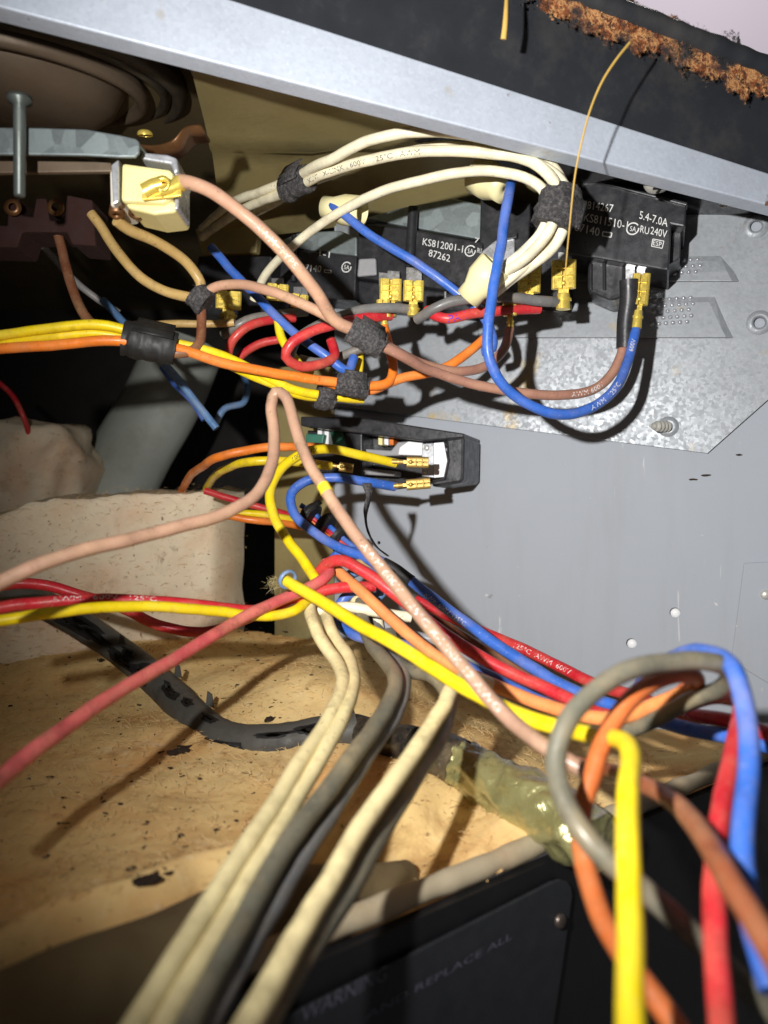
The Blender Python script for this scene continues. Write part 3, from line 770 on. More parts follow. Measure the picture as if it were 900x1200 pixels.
pan = MB(); pan.lathe(on_wall(783, 500, .0022), WN, [(.0042, 0), (.0034, .0006), (.0026, .0008)], 20); pan.build('screw_collar', M['galv'], gp)
ax = (on_wall(757, 499, .012) - on_wall(783, 500, .002)).normalized()
screw_tip(None, on_wall(783, 500, .0024), ax, .0023, .0105, label='pointed zinc screw tip sticking out of the galvanised plate', cat='screw')
mb = MB(); wprism([(872, 660), (965, 655), (965, 840), (857, 775)], .0016, .0004, mb)
cover = mb.build('cover_plate', M['wall'], None, 'small grey cover plate at the right edge of the grey wall', 'plate', bevel=.0004)
pan_screw(cover, on_wall(897, 697, .0018), WN, .0018)
# screws under the rail
pan_screw(None, P(772, 211, .265), Vector((.1, -.25, -1)), .0052, label='domed screw head in shadow above the marked black switch', cat='screw')
mb_ax = Vector((-.6, -.55, .25)).normalized()
screw_tip(None, P(852, 238, .285), mb_ax, .0024, .009, label='threaded screw end poking out under the rail at right', cat='screw')

# ================================================================== SWITCHES
def switch(label, face, depth, off, extra=()):
    o = thing('rotary_switch', on_wall(sum(p[0] for p in face) / len(face), sum(p[1] for p in face) / len(face), .004), label, 'switch', 'black switches behind the control panel')
    mb = wprism(face, off, off - depth); mb.build('housing', M['bakelite'], o, bevel=.0007)
    return o
def wp_child(o, name, poly, f, b, mat, bevel=.0004, **kw):
    mb = wprism(poly, f, b); return mb.build(name, M[mat], o, bevel=bevel, **kw)
OFR = .030
# right hand switch
s1 = switch('black switch at the right printed 5.4-7.0A 240V', [(664, 204), (686, 208), (805, 238), (803, 266), (787, 263), (784, 317), (664, 296)], .027, OFR)
wp_child(s1, 'side_step', [(787, 266), (799, 262), (797, 302), (784, 310)], OFR - .008, .004, 'bakelite')
wp_child(s1, 'top_ridge', [(686, 206), (806, 237), (805, 241), (685, 210)], OFR + .0012, OFR - .004, 'bakelite')
wp_child(s1, 'terminal_base', [(688, 300), (734, 305), (733, 346), (716, 352), (688, 340)], OFR - .006, .003, 'bakelite', .0015)
for x in (690, 706): wp_child(s1, 'moulded_rib', [(x, 306), (x + 4, 307), (x + 4, 340), (x, 339)], OFR - .0045, OFR - .008, 'bakelite', .0006)
sf = lambda x, y, off: on_wall(x, y, off)
mb = MB(); L = [('KS814267', 677, 243, 718, 249, 9.5), ('KS811510-1', 684, 259, 735, 269, 10), ('5.4-7.0A', 749, 256, 782, 266, 9.5), ('240V', 762, 274, 781, 279, 9), ('87140', 673, 270, 702, 277, 10), ('RU', 750, 272, 760, 275, 8.5), ('ESP', 765, 287, 775, 289.5, 6)]
for t in L: flat_text(mb, *t, sf, OFR + .00015)
def ring_mark(mb, x, y, r, off, txt='SA'):
    c = on_wall(x, y, off); n = 24; k = .86
    vs = []
    for q in (1, .8):
        for i in range(n): a = 2 * math.pi * i / n; vs.append(c + WU * r * q * math.cos(a) + Vector((0, 0, 1)) * r * q * math.sin(a))
    mb.add(vs, [(i, (i + 1) % n, n + (i + 1) % n, n + i) for i in range(n) if not 0 <= i <= 1])
    px = r * .95 / wd(x) * FPX
    flat_text(mb, txt, x - px * .55, y + px * .40, x + px * .55, y + px * .58, px * .95, sf, off)
ring_mark(mb, 741.5, 268, .0024, OFR + .00015)
def outline_mark(mb, poly, w, off):
    for i in range(len(poly)):
        a = on_wall(*poly[i], off); b = on_wall(*poly[(i + 1) % len(poly)], off); t = (b - a).normalized(); s_ = WN.cross(t).normalized() * w
        mb.add([a - s_, b - s_, b + s_, a + s_], [(0, 1, 2, 3)])
outline_mark(mb, [(765, 280), (778, 282.5), (776, 291), (763.5, 288.5)], .00014, OFR + .00015)
outline_mark(mb, [(706.5, 271.5), (717, 273), (716, 278), (706, 276.5)], .00022, OFR + .00015)
mb.build('lettering', M['ink_white'], s1, recalc=False)
for x0, x1, yb, nm in ((733, 744, 335, 0), (746, 756, 330, 1)):
    wp_child(s1, 'blade', [(x0, 308), (x1, 310), (x1, yb), (x0, yb - 1)], OFR - .004 - nm * .001, OFR - .0049 - nm * .001, 'tin', .0001)
wp_child(s1, 'blade', [(654, 295), (670, 297), (670, 322), (654, 321)], OFR - .004, OFR - .0049, 'tin', .0001)

# middle switch
s2 = switch('black middle switch printed KS812001-1 with a shiny round post', [(420, 262), (478, 268), (566, 284), (562, 345), (470, 332), (418, 325)], .022, .025)
wp_child(s2, 'lower_housing', [(418, 328), (560, 347), (556, 366), (420, 356)], .020, .003, 'bakelite', .001)
wp_child(s2, 'shaft_plate', [(425, 256), (470, 243), (530, 232), (566, 240), (566, 281), (480, 266)], .021, .018, 'galv_dull', .0006)
mb = MB(); a = on_wall(484, 243, .026); b = on_wall(480, 314, .026); mb.tube([a, a.lerp(b, .5), b], .0021, 18); mb.build('post', M['bakelite'], s2, bevel=.0003)
mb = MB()
for t in (('KS812001-1', 495, 287, 542, 296, 8.5), ('87262', 502, 300, 527, 307, 8.5), ('7', 556, 284, 561, 285, 6)): flat_text(mb, *t, sf, .02515)
ring_mark(mb, 551, 294, .0024, .02515); flat_text(mb, 'RU', 559, 296, 564, 297, 6, sf, .02515)
mb.build('lettering', M['ink_white'], s2, recalc=False)
for x0, x1, y0, y1 in ((444, 454, 319, 335), (454, 468, 317, 333), (476, 494, 313, 332)):
    wp_child(s2, 'blade', [(x0, y0), (x1, y0 + 1), (x1, y1), (x0, y1)], .0265 + (.001 if x0 > 450 else 0), .0257 + (.001 if x0 > 450 else 0), 'tin', .0001)
wp_child(s2, 'grey_shield', [(420, 303), (440, 302), (441, 322), (418, 324)], .0275, .0255, 'grey_plastic', .0008)
for x in (520, 534, 546): wp_child(s2, 'contact_pin', [(x, 341), (x + 3, 341), (x + 3, 350), (x, 350)], .0245, .02, 'tin', .0004)

# switch between the two, mostly hidden
s3 = switch('plain black switch half hidden behind the white wire coil', [(563, 232), (668, 238), (664, 352), (560, 346)], .020, .023)
wp_child(s3, 'steel_clip', [(560, 305), (565, 294), (584, 279), (603, 276), (603, 318), (560, 332)], .0245, .0235, 'steel', .0004)
wp_child(s3, 'clip_frame', [(580, 276), (606, 272), (606, 278), (582, 283)], .026, .0238, 'bakelite', .0004)
for x0, x1, y0, y1 in ((628, 633, 305, 322), (610, 632, 302, 320)):
    wp_child(s3, 'blade', [(x0, y0), (x1, y0 + 1), (x1, y1), (x0, y1)], .0262 if x0 > 620 else .0251, .0255 if x0 > 620 else .0244, 'tin', .0001)
# left switch
s4 = switch('black switch left of the middle printed 87140', [(330, 290), (418, 300), (416, 352), (326, 344)], .020, .024)
wp_child(s4, 'shaft_plate', [(322, 284), (352, 272), (398, 270), (418, 278), (418, 300), (330, 289)], .022, .019, 'galv_dull', .0006)
mb = MB(); a = on_wall(345, 276, .026); b = on_wall(344, 330, .026); mb.tube([a, a.lerp(b, .5), b], .0013, 14); mb.build('post', M['bakelite'], s4)
mb = MB(); flat_text(mb, '87140', 352, 317, 376, 319, 8, sf, .02415); ring_mark(mb, 406, 313, .0024, .02415); flat_text(mb, '1-1', 374, 300, 386, 302, 7, sf, .02415)
outline_mark(mb, [(380, 316), (388, 317), (388, 320), (380, 319)], .00016, .02415)
mb.build('lettering', M['ink_white'], s4, recalc=False)
for x0, x1, y0, y1 in ((318, 332, 326, 338), (344, 360, 336, 348)):
    wp_child(s4, 'blade', [(x0, y0), (x1, y0), (x1, y1), (x0, y1)], .0262, .0254, 'tin', .0001)
s5 = switch('black switch in the gloom at the far left end of the row', [(232, 300), (318, 300), (316, 372), (226, 368)], .020, .014)
wp_child(s5, 'shaft_plate', [(228, 268), (262, 258), (304, 262), (300, 296), (236, 298)], .016, .012, 'olive', .0006)

# ================================================================== CONNECTOR BLOCK
tb = thing('connector_block', on_wall(460, 560, .004), 'black open fronted connector block below the galvanised plate', 'connector')
wp_child(tb, 'top_cover', [(352, 488), (420, 489), (544, 508), (543, 513), (497, 517), (352, 499)], .030, .0015, 'bakelite', .0006)
wp_child(tb, 'back_shell', [(360, 504), (500, 518), (500, 566), (452, 572), (360, 556)], .010, .0016, 'bakelite', .0006)
wp_child(tb, 'end_cap', [(522, 514), (544, 511), (543, 561), (540, 566), (506, 571), (505, 563), (520, 560), (524, 540)], .031, .0017, 'bakelite', .0012)
wp_child(tb, 'cap_plate', [(508, 519), (520, 518), (524, 540), (520, 559), (508, 560)], .0295, .0285, 'white_plastic', .0003)
wp_child(tb, 'steel_bracket', [(494, 520), (508, 519), (508, 560), (494, 558)], .028, .0265, 'steel', .0003)
wp_child(tb, 'white_housing', [(478, 517), (496, 519), (496, 534), (466, 533), (468, 524)], .026, .012, 'white_plastic', .0006)
wp_child(tb, 'grey_housing', [(428, 526), (458, 528), (466, 518), (480, 517), (480, 527), (468, 534), (430, 535)], .024, .012, 'grey_plastic', .0006)
wp_child(tb, 'grey_housing', [(425, 548), (462, 552), (462, 558), (425, 556)], .022, .012, 'grey_plastic', .0006)
wp_child(tb, 'divider', [(404, 506), (424, 508), (424, 562), (404, 560)], .024, .01, 'bakelite', .0005)
for x, c in ((372, 'white_plastic'), (380, 'white_plastic'), (443, 'ceramic'), (450, 'white_plastic'), (456, 'w_orange')):
    wp_child(tb, 'contact_tab', [(x, 500 + (x - 370) * .15), (x + 5, 501 + (x - 370) * .15), (x + 5, 522), (x, 521)], .019, .011, c, .0003)
wp_child(tb, 'teal_clip', [(358, 508), (380, 509), (378, 520), (358, 520)], .022, .012, 'teal', .0006)
wp_child(tb, 'teal_clip', [(386, 506), (402, 505), (404, 512), (390, 522)], .022, .012, 'teal', .0006)
for x, y in ((500, 525), (498, 552)): pan_screw(tb, on_wall(x, y, .0283), WN, .0012)

# ================================================================== LIMIT SWITCH, BRACKET, BURNER
ls = thing('limit_switch', P(168, 250, .235), 'cream ceramic thermostat with brass terminal under the zinc bracket', 'thermostat')
def pprism(o, name, poly, d, dep, mat, bevel=.0004, **kw):
    mb = MB(); mb.prism([P(x, y, d) for x, y in poly], Vector((0, dep, 0))); return mb.build(name, M[mat], o, bevel=bevel, **kw)
pprism(ls, 'side_body', [(128, 200), (142, 190), (144, 240), (129, 242)], .232, .016, 'white_ceramic', .0008)
pprism(ls, 'front_body', [(142, 190), (198, 198), (203, 202), (202, 232), (190, 238), (141, 236)], .228, .018, 'ceramic', .0012)
pprism(ls, 'lower_body', [(146, 237), (190, 239), (202, 234), (208, 240), (206, 248), (180, 251), (150, 244)], .230, .016, 'ceramic', .0012)
pprism(ls, 'steel_cap', [(166, 178), (196, 181), (207, 185), (209, 200), (204, 204), (200, 192), (164, 186)], .2285, .016, 'steel', .0006)
pprism(ls, 'steel_cap', [(204, 200), (209, 198), (209, 244), (204, 246)], .2295, .014, 'steel', .0006)
pprism(ls, 'steel_flange', [(130, 193), (139, 186), (139, 236), (132, 240)], .2275, .003, 'steel', .0004)
mb = MB(); mb.tube([P(169, 225, .2262), P(180, 219, .2262), P(191, 216, .2262)], .0024, 12); mb.box(P(190, 229, .2265), Vector((.0058, 0, .0006)), Vector((0, .0006, 0)), Vector((0, 0, .0009)))
mb.tube([P(188, 224, .226), P(199, 222, .2262), P(211, 215, .2275)], [.002, .0018, .0026], 10); tm = mb.build('brass_terminal', M['brass'], ls, bevel=.0002)
mb = MB(); mb.lathe(P(191, 216, .2248), Vector((0, -1, 0)), [(.0022, 0), (.0024, .0006), (.0012, .0007), (.0010, -.0006)], 16); mb.build('rivet', M['brass'], tm)
for x in (137, 160): 
    mb = MB(); mb.lathe(P(x, 249, .236), Vector((0, -.3, -1)), [(.0022, -.003), (.0024, .001), (.0012, .0014), (.0010, 0)], 14); mb.build('eyelet', M['bronze'], ls)
# curled strap behind it
mb = MB(); path = spline([P(150, 166, .245), P(180, 170, .24), (P(203, 163, .236)), P(214, 151, .236), P(222, 147, .238), P(236, 146, .24)], .001); th = Vector((0, 0, -.0009)); dp = Vector((0, .012, .001))
vs = []; 
for p in path: vs += [p, p + dp, p + dp + th, p + th]
m_ = len(path); mb.add(vs, [(i * 4 + j, i * 4 + (j + 1) % 4, i * 4 + 4 + (j + 1) % 4, i * 4 + 4 + j) for i in range(m_ - 1) for j in range(4)] + [(0, 1, 2, 3), tuple(range(m_ * 4 - 1, m_ * 4 - 5, -1))], True)
strap = mb.build('curled_strap', M['bronze'], None, 'scorched bronze strap curling up above the cream thermostat', 'strap')
pan_screw(strap, P(170, 158, .244), Vector((0, -.3, 1)), .0024, 'brass')
# zinc bracket bar
mb = MB(); path = [(-40, 149, 181), (30, 149, 181), (100, 151, 182), (140, 158, 184), (158, 162, 184), (163, 166, 178)]
vs = []; d = .222
for x, a, b in path:
    t, bt = P(x, a, d), P(x, b, d); q = Vector((0, .014, .001)); vs += [bt, t, t + q, t + q - Vector((0, 0, .0012)), t - Vector((0, -.0012, .0012)), bt + Vector((0, .0012, 0))]
mb.add(vs, [(i * 6 + j, i * 6 + (j + 1) % 6, i * 6 + 6 + (j + 1) % 6, i * 6 + 6 + j) for i in range(5) for j in range(6)] + [(0, 1, 2, 3, 4, 5), tuple(range(35, 29, -1))])
bar = mb.build('zinc_bracket', M['galv_dull'], None, 'dull zinc bracket bar under the burner bowl with a long pin', 'bracket', bevel=.0007)
mb = MB(); mb.prism([P(x, y, .232) for x, y in ((-40, 183), (90, 184), (130, 190), (132, 201), (-40, 203))], Vector((0, .002, 0))); mb.build('lower_flange', M['bowl'], bar, bevel=.0004)
mb = MB(); mb.lathe(P(23, 118, .2185), Vector((0, 0, -1)), [(.0001, -.001), (.0034, -.001), (.0034, .0002), (.0017, .0014), (.0016, .0268), (.0013, .0274), (.0001, .0274)], 18); mb.build('pin', M['pin'], bar)
# burner bowl: lathed, seen from underneath
bc = P(14, 104, .28); axu = Vector((.08, -.20, 1)).normalized()
mb = MB(); mb.lathe(bc, axu, [(.0001, -.012), (.014, -.0115), (.028, -.009), (.035, -.004), (.039, .004), (.040, .016)], 64)
bowl = mb.build('burner_bowl', M['bowl'], None, 'scorched round burner bowl under the cooktop at top left', 'burner')
for r, h, t, nm, mt in ((.0455, .003, .0022, 'inner_ring', 'bowl'), (.0535, .005, .0016, 'gasket_ring', 'ring_dark'), (.0590, .007, .0030, 'outer_ring', 'ring_dark')):
    mb = MB(); mb.lathe(bc, axu, [(r + t * math.cos(a), h + t * 1.6 * math.sin(a)) for a in [2 * math.pi * k / 12 for k in range(13)]], 80); mb.build(nm, M[mt], bowl)
# brown terminal comb
cb = MB(); d = .27
cb.prism([P(x, y, d) for x, y in ((-40, 262), (8, 264), (10, 234), (22, 232), (24, 252), (38, 254), (42, 232), (54, 232), (58, 258), (74, 258), (78, 228), (108, 234), (112, 288), (84, 286), (78, 272), (26, 272), (20, 290), (-40, 288))], Vector((0, .016, 0)))
comb = cb.build('terminal_comb', M['bakelite_brown'], None, 'dark reddish brown notched terminal strip in shadow at left', 'connector', bevel=.0006)
for x in (16, 66):
    mb = MB(); mb.lathe(P(x, 244, .268), Vector((.1, -1, 0)), [(.0028, 0), (.003, .001), (.0014, .0012)], 14); mb.build('contact_ring', M['bronze'], comb)

# ================================================================== INSULATOR CAPS
def cap(label, c, a, r0, r1, L):
    """open cream plastic cap: c open end, a closed end"""
    c = P(*c); a = P(*a); ax = (a - c).normalized(); L = (a - c).length
    mb = MB(); mb.lathe(c, ax, [(r0 - .0009, .0), (r0, .0003), (r0, L * .45), (r1, L * .75), (r1, L), (.0001, L), (.0001, L - .0008), (r1 - .0008, L - .0008), (r0 - .0009, L * .45), (r0 - .0009, 0)], 28)
    return mb.build('insulator_cap', M['cream_plastic'], None, label, 'cap', 'cream plastic caps on wire ends')
cap('cream cap at the lower end of the white wire coil', (582, 310, .262), (548, 350, .268), .0064, .0046, 0)
cap('cream cap tucked under the top of the white coil', (560, 205, .285), (592, 222, .277), .0068, .0052, 0)
cap('cream cap on the blue wire below the left tape wrap', (425, 248, .290), (380, 243, .296), .0056, .0042, 0)

# ================================================================== WIRES
G1 = 'white wires coiled above the switches'
w1 = wire('white wire topmost of the coil, in the rail shadow', [(236, 268, .36), (272, 238, .33), (335, 213, .30), (380, 190, .274), (430, 165, .262), (490, 154, .256), (560, 160, .254), (625, 178, .254), (655, 205, .258), (660, 240, .255), (640, 290, .258), (600, 325, .262), (575, 345, .266)], .0043, 'white', G1)
w2 = wire('white wire lettered X-LINK 600V running through the left tape', [(236, 278, .362), (285, 245, .33), (340, 224, .30), (375, 206, .282), (430, 188, .27), (500, 178, .263), (565, 178, .258), (625, 190, .252), (652, 220, .249), (647, 262, .250), (618, 300, .256), (578, 328, .264)], .0045, 'white', G1)
w3 = wire('white wire second from the bottom of the coil', [(300, 250, .345), (360, 216, .305), (440, 186, .283), (520, 172, .270), (590, 178, .262), (640, 198, .254), (664, 222, .251), (665, 252, .251), (652, 285, .254), (612, 318, .262), (580, 344, .268)], .0043, 'white', G1)
w4 = wire('white wire lowest of the coil, sweeping down to the left', [(298, 352, .32), (312, 322, .315), (350, 282, .302), (400, 248, .287), (455, 222, .275), (520, 206, .266), (580, 201, .259), (625, 213, .254), (644, 240, .252), (634, 272, .254), (603, 304, .259), (572, 324, .264)], .0042, 'white', G1)
wire_print(w2, 'XLVI   X-LINK   600V   125°C   AWM', (362, 213, .286), .0017, 'ink_dark', gap=1.25)
wire_print(w1, 'AWM 125°C', (560, 160, .254), .0016, 'ink_dark', gap=1.2)
wrap('frayed black cloth tape round the white coil beside the switch', [(659, 224, .2535), (654, 244, .253), (645, 266, .2535)], .0068, flat=.95)
wrap('frayed black cloth tape holding two white wires together at left', [(335, 221, .30), (348, 215, .294), (362, 208, .289)], .0052, flat=.85)
b1 = wire('blue wire descending right from the left cream cap', [(382, 236, .295), (398, 247, .289), (440, 279, .285), (490, 310, .282), (530, 338, .281), (556, 358, .281), (575, 385, .282), (578, 408, .284), (566, 412, .286)], .0041, 'blue')
b2 = wire('blue wire hanging in a long loop across the galvanised plate', [(600, 206, .272), (596, 232, .262), (588, 285, .257), (577, 340, .254), (571, 385, .253), (574, 420, .254), (592, 452, .256), (620, 475, .258), (655, 487, .260), (690, 480, .264), (716, 460, .270), (735, 425, .278), (745, 385, .284), (748, 366, .286)], .0043, 'blue')
wire_print(b2, 'AWM  125°C', (688, 480, .264), .0017, 'ink_white', gap=1.3)
wire_print(b2, '600V', (738, 415, .28), .0016, 'ink_white', gap=1.3)
spade(b2, (752, 322), (746, 385), 16, .2845, d2=.2835)
br1 = wire('brown wire running from the tape to the black sleeved terminal', [(436, 400, .246), (470, 418, .25), (520, 440, .262), (580, 455, .268), (640, 463, .274), (690, 458, .280), (715, 440, .284), (728, 415, .286), (732, 395, .287)], .0042, 'brown')
wire_print(br1, 'AWM 600V', (668, 463, .277), .0018, 'ink_white', gap=1.2)
mb = MB(); p_ = [P(733, 408, .2865), P(734, 375, .286), P(737, 352, .285), P(737, 328, .284)]; mb.tube(spline(p_, .001), [.0034] * 2 + [.0034] * (len(spline(p_, .001)) - 2), 16); mb.build('black_sleeve', M['bakelite'], br1)
br2 = wire('brown wire from the tape curving up to a brass terminal', [(436, 394, .246), (455, 406, .25), (500, 428, .262), (540, 436, .27), (570, 429, .276), (590, 410, .28), (598, 384, .282)], .0041, 'brown')
spade(br2, (597, 352), (598, 384), 12, .281)
br3 = wire('pinkish wire from the cream thermostat down to the tape', [(209, 212, .2275), (222, 214, .226), (250, 226, .225), (290, 255, .225), (335, 298, .228), (370, 342, .234), (392, 376, .241), (415, 388, .244), (440, 399, .246)], .0050, 'pinkish')
wire_print(br3, 'AWM  TYPE', (298, 264, .2255), .0019, 'ink_worn', gap=1.15)
br4 = wire('brown wire arching from the small tape knot to the tape', [(238, 350, .262), (250, 337, .26), (275, 332, .257), (320, 343, .25), (370, 364, .246), (405, 385, .2445), (438, 402, .246)], .0042, 'pinkish')
wrap('frayed black cloth tape joining brown wires below the switches', [(410, 385, .2445), (428, 395, .2455), (446, 405, .2478)], .0044, flat=.85)
wire('tan wire from under the thermostat to the tape knot', [(137, 258, .238), (150, 268, .242), (185, 285, .252), (218, 308, .26), (234, 332, .263), (236, 350, .263)], .0042, 'tan')
wire('tan wire from the brown terminal strip to the tape knot', [(106, 250, .268), (118, 266, .268), (138, 296, .268), (165, 325, .267), (195, 342, .265), (232, 350, .263)], .0042, 'tan')
wire('brown wire dropping from the tape knot onto the yellow bundle', [(235, 350, .263), (235, 380, .262), (233, 400, .259), (222, 411, .256), (195, 412, .254), (170, 404, .254)], .0040, 'umber')
wire('dull brown wire hanging from the terminal strip into black tape', [(68, 272, .275), (78, 310, .272), (90, 350, .268), (104, 375, .262), (130, 391, .256), (170, 402, .254)], .0041, 'umber')
wrap('small black tape knot where four tan wires meet', [(228, 345, .2615), (235, 351, .2615), (243, 357, .2615)], .0044)
G2 = 'yellow and orange wires of the left bundle'
wire('yellow wire on top of the left bundle', [(-20, 396, .25), (45, 386, .25), (105, 381, .251), (160, 390, .254), (215, 404, .258), (255, 416, .262), (300, 436, .268), (345, 456, .274), (400, 467, .28), (425, 468, .284)], .0040, 'yellow', G2)
wire('yellow wire second in the left bundle', [(-20, 408, .252), (50, 396, .252), (105, 390, .253), (160, 398, .256), (215, 411, .26), (262, 424, .264), (305, 444, .27), (350, 463, .276), (384, 466, .28)], .0040, 'yellow', G2)
wire('orange wire along the lower side of the left bundle', [(-20, 411, .249), (60, 405, .249), (130, 400, .250), (200, 407, .254), (260, 425, .26), (320, 437, .266), (390, 448, .272), (430, 453, .275), (455, 447, .277), (461, 430, .279), (456, 405, .281), (450, 382, .283)], .0042, 'orange', G2)
o2 = wire('orange wire leaving the tape toward the blue loop', [(380, 447, .274), (430, 458, .277), (470, 444, .279), (515, 434, .281), (542, 418, .283), (568, 396, .287)], .0042, 'orange', G2)
spade(o2, (449, 352), (451, 388), 12, .284, name='crimp_terminal')
wrap('wide black tape round the yellow and orange left bundle', [(146, 396, .2535), (175, 402, .2545), (206, 409, .2565)], .0058, 'tape_black', flat=.85)
wrap('grey cloth tape on the orange wires', [(394, 449, .2735), (412, 452, .2745), (430, 455, .276)], .0040, flat=.85)
wrap('grey cloth tape on the yellow wires', [(371, 463, .2785), (381, 465, .2795), (391, 467, .2805)], .0046, flat=.8)
g1 = wire('grey wire along the brass terminals at right', [(655, 354, .284), (640, 353, .281), (600, 349, .277), (560, 349, .274), (525, 355, .274), (505, 364, .276), (488, 374, .281)], .0046, 'grey')
spade(g1, (661, 306), (660, 363), 24, .2835)
r1 = wire('red wire with blue pen marks under the grey wire', [(632, 362, .284), (600, 363, .280), (560, 366, .276), (525, 374, .275), (508, 370, .277), (500, 364, .280)], .0044, 'red')
wire_print(r1, 'PA 1', (524, 373, .275), .0026, 'ink_blue', rev=True)
spade(r1, (621, 312), (619, 367), 22, .2855)
g2 = wire('grey wire along the middle brass terminals', [(482, 363, .284), (462, 361, .281), (425, 364, .279), (395, 372, .277), (365, 386, .277), (345, 402, .279), (340, 416, .281)], .0044, 'grey')
spade(g2, (485, 330), (484, 371), 20, .2835)
r2 = wire('red wire curling in a loop left of the brown tape', [(458, 370, .285), (430, 373, .279), (398, 378, .275), (362, 390, .272), (340, 405, .271), (335, 418, .272), (348, 428, .275), (372, 428, .279), (392, 418, .284), (388, 398, .288)], .0044, 'red')
spade(r2, (458, 328), (457, 372), 22, .286)
y_ = wire('short yellow wire bending beside the red loop', [(326, 374, .288), (330, 396, .287), (342, 416, .286), (354, 430, .287), (366, 440, .288)], .0040, 'yellow')
b3 = wire('dark blue wire slanting down behind the brown wires', [(248, 290, .30), (270, 316, .296), (305, 352, .29), (340, 386, .286), (380, 416, .284), (408, 434, .285), (416, 418, .288)], .0042, 'blue')
wire('red wire arching in the gloom at the left of the row', [(345, 372, .31), (318, 374, .305), (288, 384, .3), (272, 400, .3), (266, 420, .305)], .0042, 'red')
wire('grey wire arching over the red one in the gloom', [(360, 366, .315), (325, 368, .308), (295, 374, .304), (278, 382, .303), (262, 392, .306)], .0046, 'grey')
wire('short grey wire crossing in front of the blue slant', [(428, 408, .29), (405, 416, .292), (375, 424, .296), (352, 420, .3)], .0040, 'grey')
wire('short dark red wire end under the gloomy grey wire', [(272, 430, .32), (285, 415, .318), (302, 404, .316), (330, 398, .315)], .0040, 'red')
wire('thin cream wire lying behind the black bundle tape', [(150, 385, .30), (190, 380, .30), (235, 380, .30), (275, 378, .3)], .0036, 'tan')
y4 = wire('short yellow wire rising behind the blue slant', [(420, 440, .295), (421, 420, .296), (418, 400, .297)], .0038, 'yellow')
spade(s4, (352, 346), (349, 372), 16, .305, barrel=False); spade(s4, (326, 334), (324, 366), 22, .305, barrel=False)
spade(s5, (268, 342), (267, 378), 26, .315)
wire('pale blue wire hanging in the dark below the left bundle', [(120, 352, .34), (150, 382, .335), (190, 425, .33), (222, 462, .33), (254, 502, .33)], .0040, 'skyblue')
wire('dim grey wire hanging in the dark at the left', [(30, 262, .34), (60, 300, .34), (100, 340, .34), (140, 366, .345)], .0036, 'slate')
wire('dim blue wire curling in the dark under the tape', [(250, 500, .38), (262, 480, .38), (285, 472, .385), (290, 455, .39), (285, 440, .4)], .0040, 'skyblue')
wire('dark blue wire hanging in the gloom beside the duct', [(190, 430, .36), (205, 450, .36), (225, 470, .36), (240, 492, .36)], .0036, 'blue')
wire('thin red wire hanging at the far left edge', [(-5, 445, .4), (15, 465, .4), (28, 490, .4), (38, 520, .41)], .0034, 'red')

# ---- middle group by the connector block
mv = wire('long mauve wire standing up in a tall hairpin', [(-30, 698, .168), (60, 657, .178), (130, 636, .188), (200, 620, .198), (260, 603, .208), (300, 578, .216), (317, 545, .224), (321, 510, .230), (319, 476, .234), (324, 459, .235), (334, 464, .234), (346, 500, .230), (366, 550, .223), (400, 602, .214), (440, 656, .203), (490, 718, .191), (540, 778, .180), (600, 846, .168), (645, 880, .160), (700, 910, .155)], .0044, 'mauve')
wire_print(mv, 'AWM 600V', (428, 642, .206), .0017, 'ink_worn', gap=1.7)
wire_print(mv, '125°C X-LINK 12 AWG', (484, 710, .193), .0016, 'ink_worn', gap=1.7)
mb = MB(); path, r_ = PATH[mv.name]; s_ = nearest_s(path, P(377, 574, .22)); q = [frame_at(path, s_ + k * .0006)[0] for k in range(6)]; mb.tube(q, r_ + .00012, 12); mb.build('yellow_band', M['w_yellow'], mv)
wire('orange wire bowing out of the connector block to the left', [(400, 528, .312), (362, 524, .308), (310, 526, .302), (262, 534, .300), (232, 550, .325), (214, 574, .37), (206, 610, .41)], .0042, 'orange')
y5 = wire('yellow wire bowing left just under the orange one', [(388, 545, .312), (345, 541, .306), (295, 541, .303), (260, 552, .325), (243, 572, .37), (236, 610, .41)], .0042, 'yellow')
spade(y5, (414, 549), (386, 545), 7, .312, 'brass_old')
y6 = wire('bright yellow wire curving from the connector block down to the bundle', [(464, 543, .298), (425, 534, .293), (390, 526, .289), (358, 530, .285), (332, 546, .281), (318, 572, .277), (320, 600, .272), (336, 632, .264), (355, 656, .257), (372, 682, .25)], .0043, 'yellow')
wire_print(y6, 'AWM 600V', (372, 527, .287), .0016, 'ink_black')
spade(y6, (502, 542), (458, 541), 9, .297, 'brass_old')
b5 = wire('blue wire looping below the connector block into the bundle', [(462, 570, .298), (425, 564, .293), (390, 560, .292), (360, 564, .292), (343, 578, .29), (344, 598, .287), (362, 620, .282), (395, 640, .276), (425, 652, .27), (450, 668, .262)], .0043, 'blue')
spade(b5, (504, 566), (456, 570), 9, .297, 'brass_old')
wire('dark red wire deep behind the yellow curve', [(240, 575, .34), (270, 585, .34), (310, 596, .34), (345, 606, .345)], .0038, 'red')
wire('yellow wire deep behind the bright yellow curve', [(268, 600, .33), (300, 602, .33), (330, 606, .33), (352, 610, .335)], .0038, 'yellow')
wire('orange wire lowest of those deep behind the yellow curve', [(266, 604, .325), (300, 610, .325), (332, 613, .33), (355, 618, .335)], .0038, 'orange')
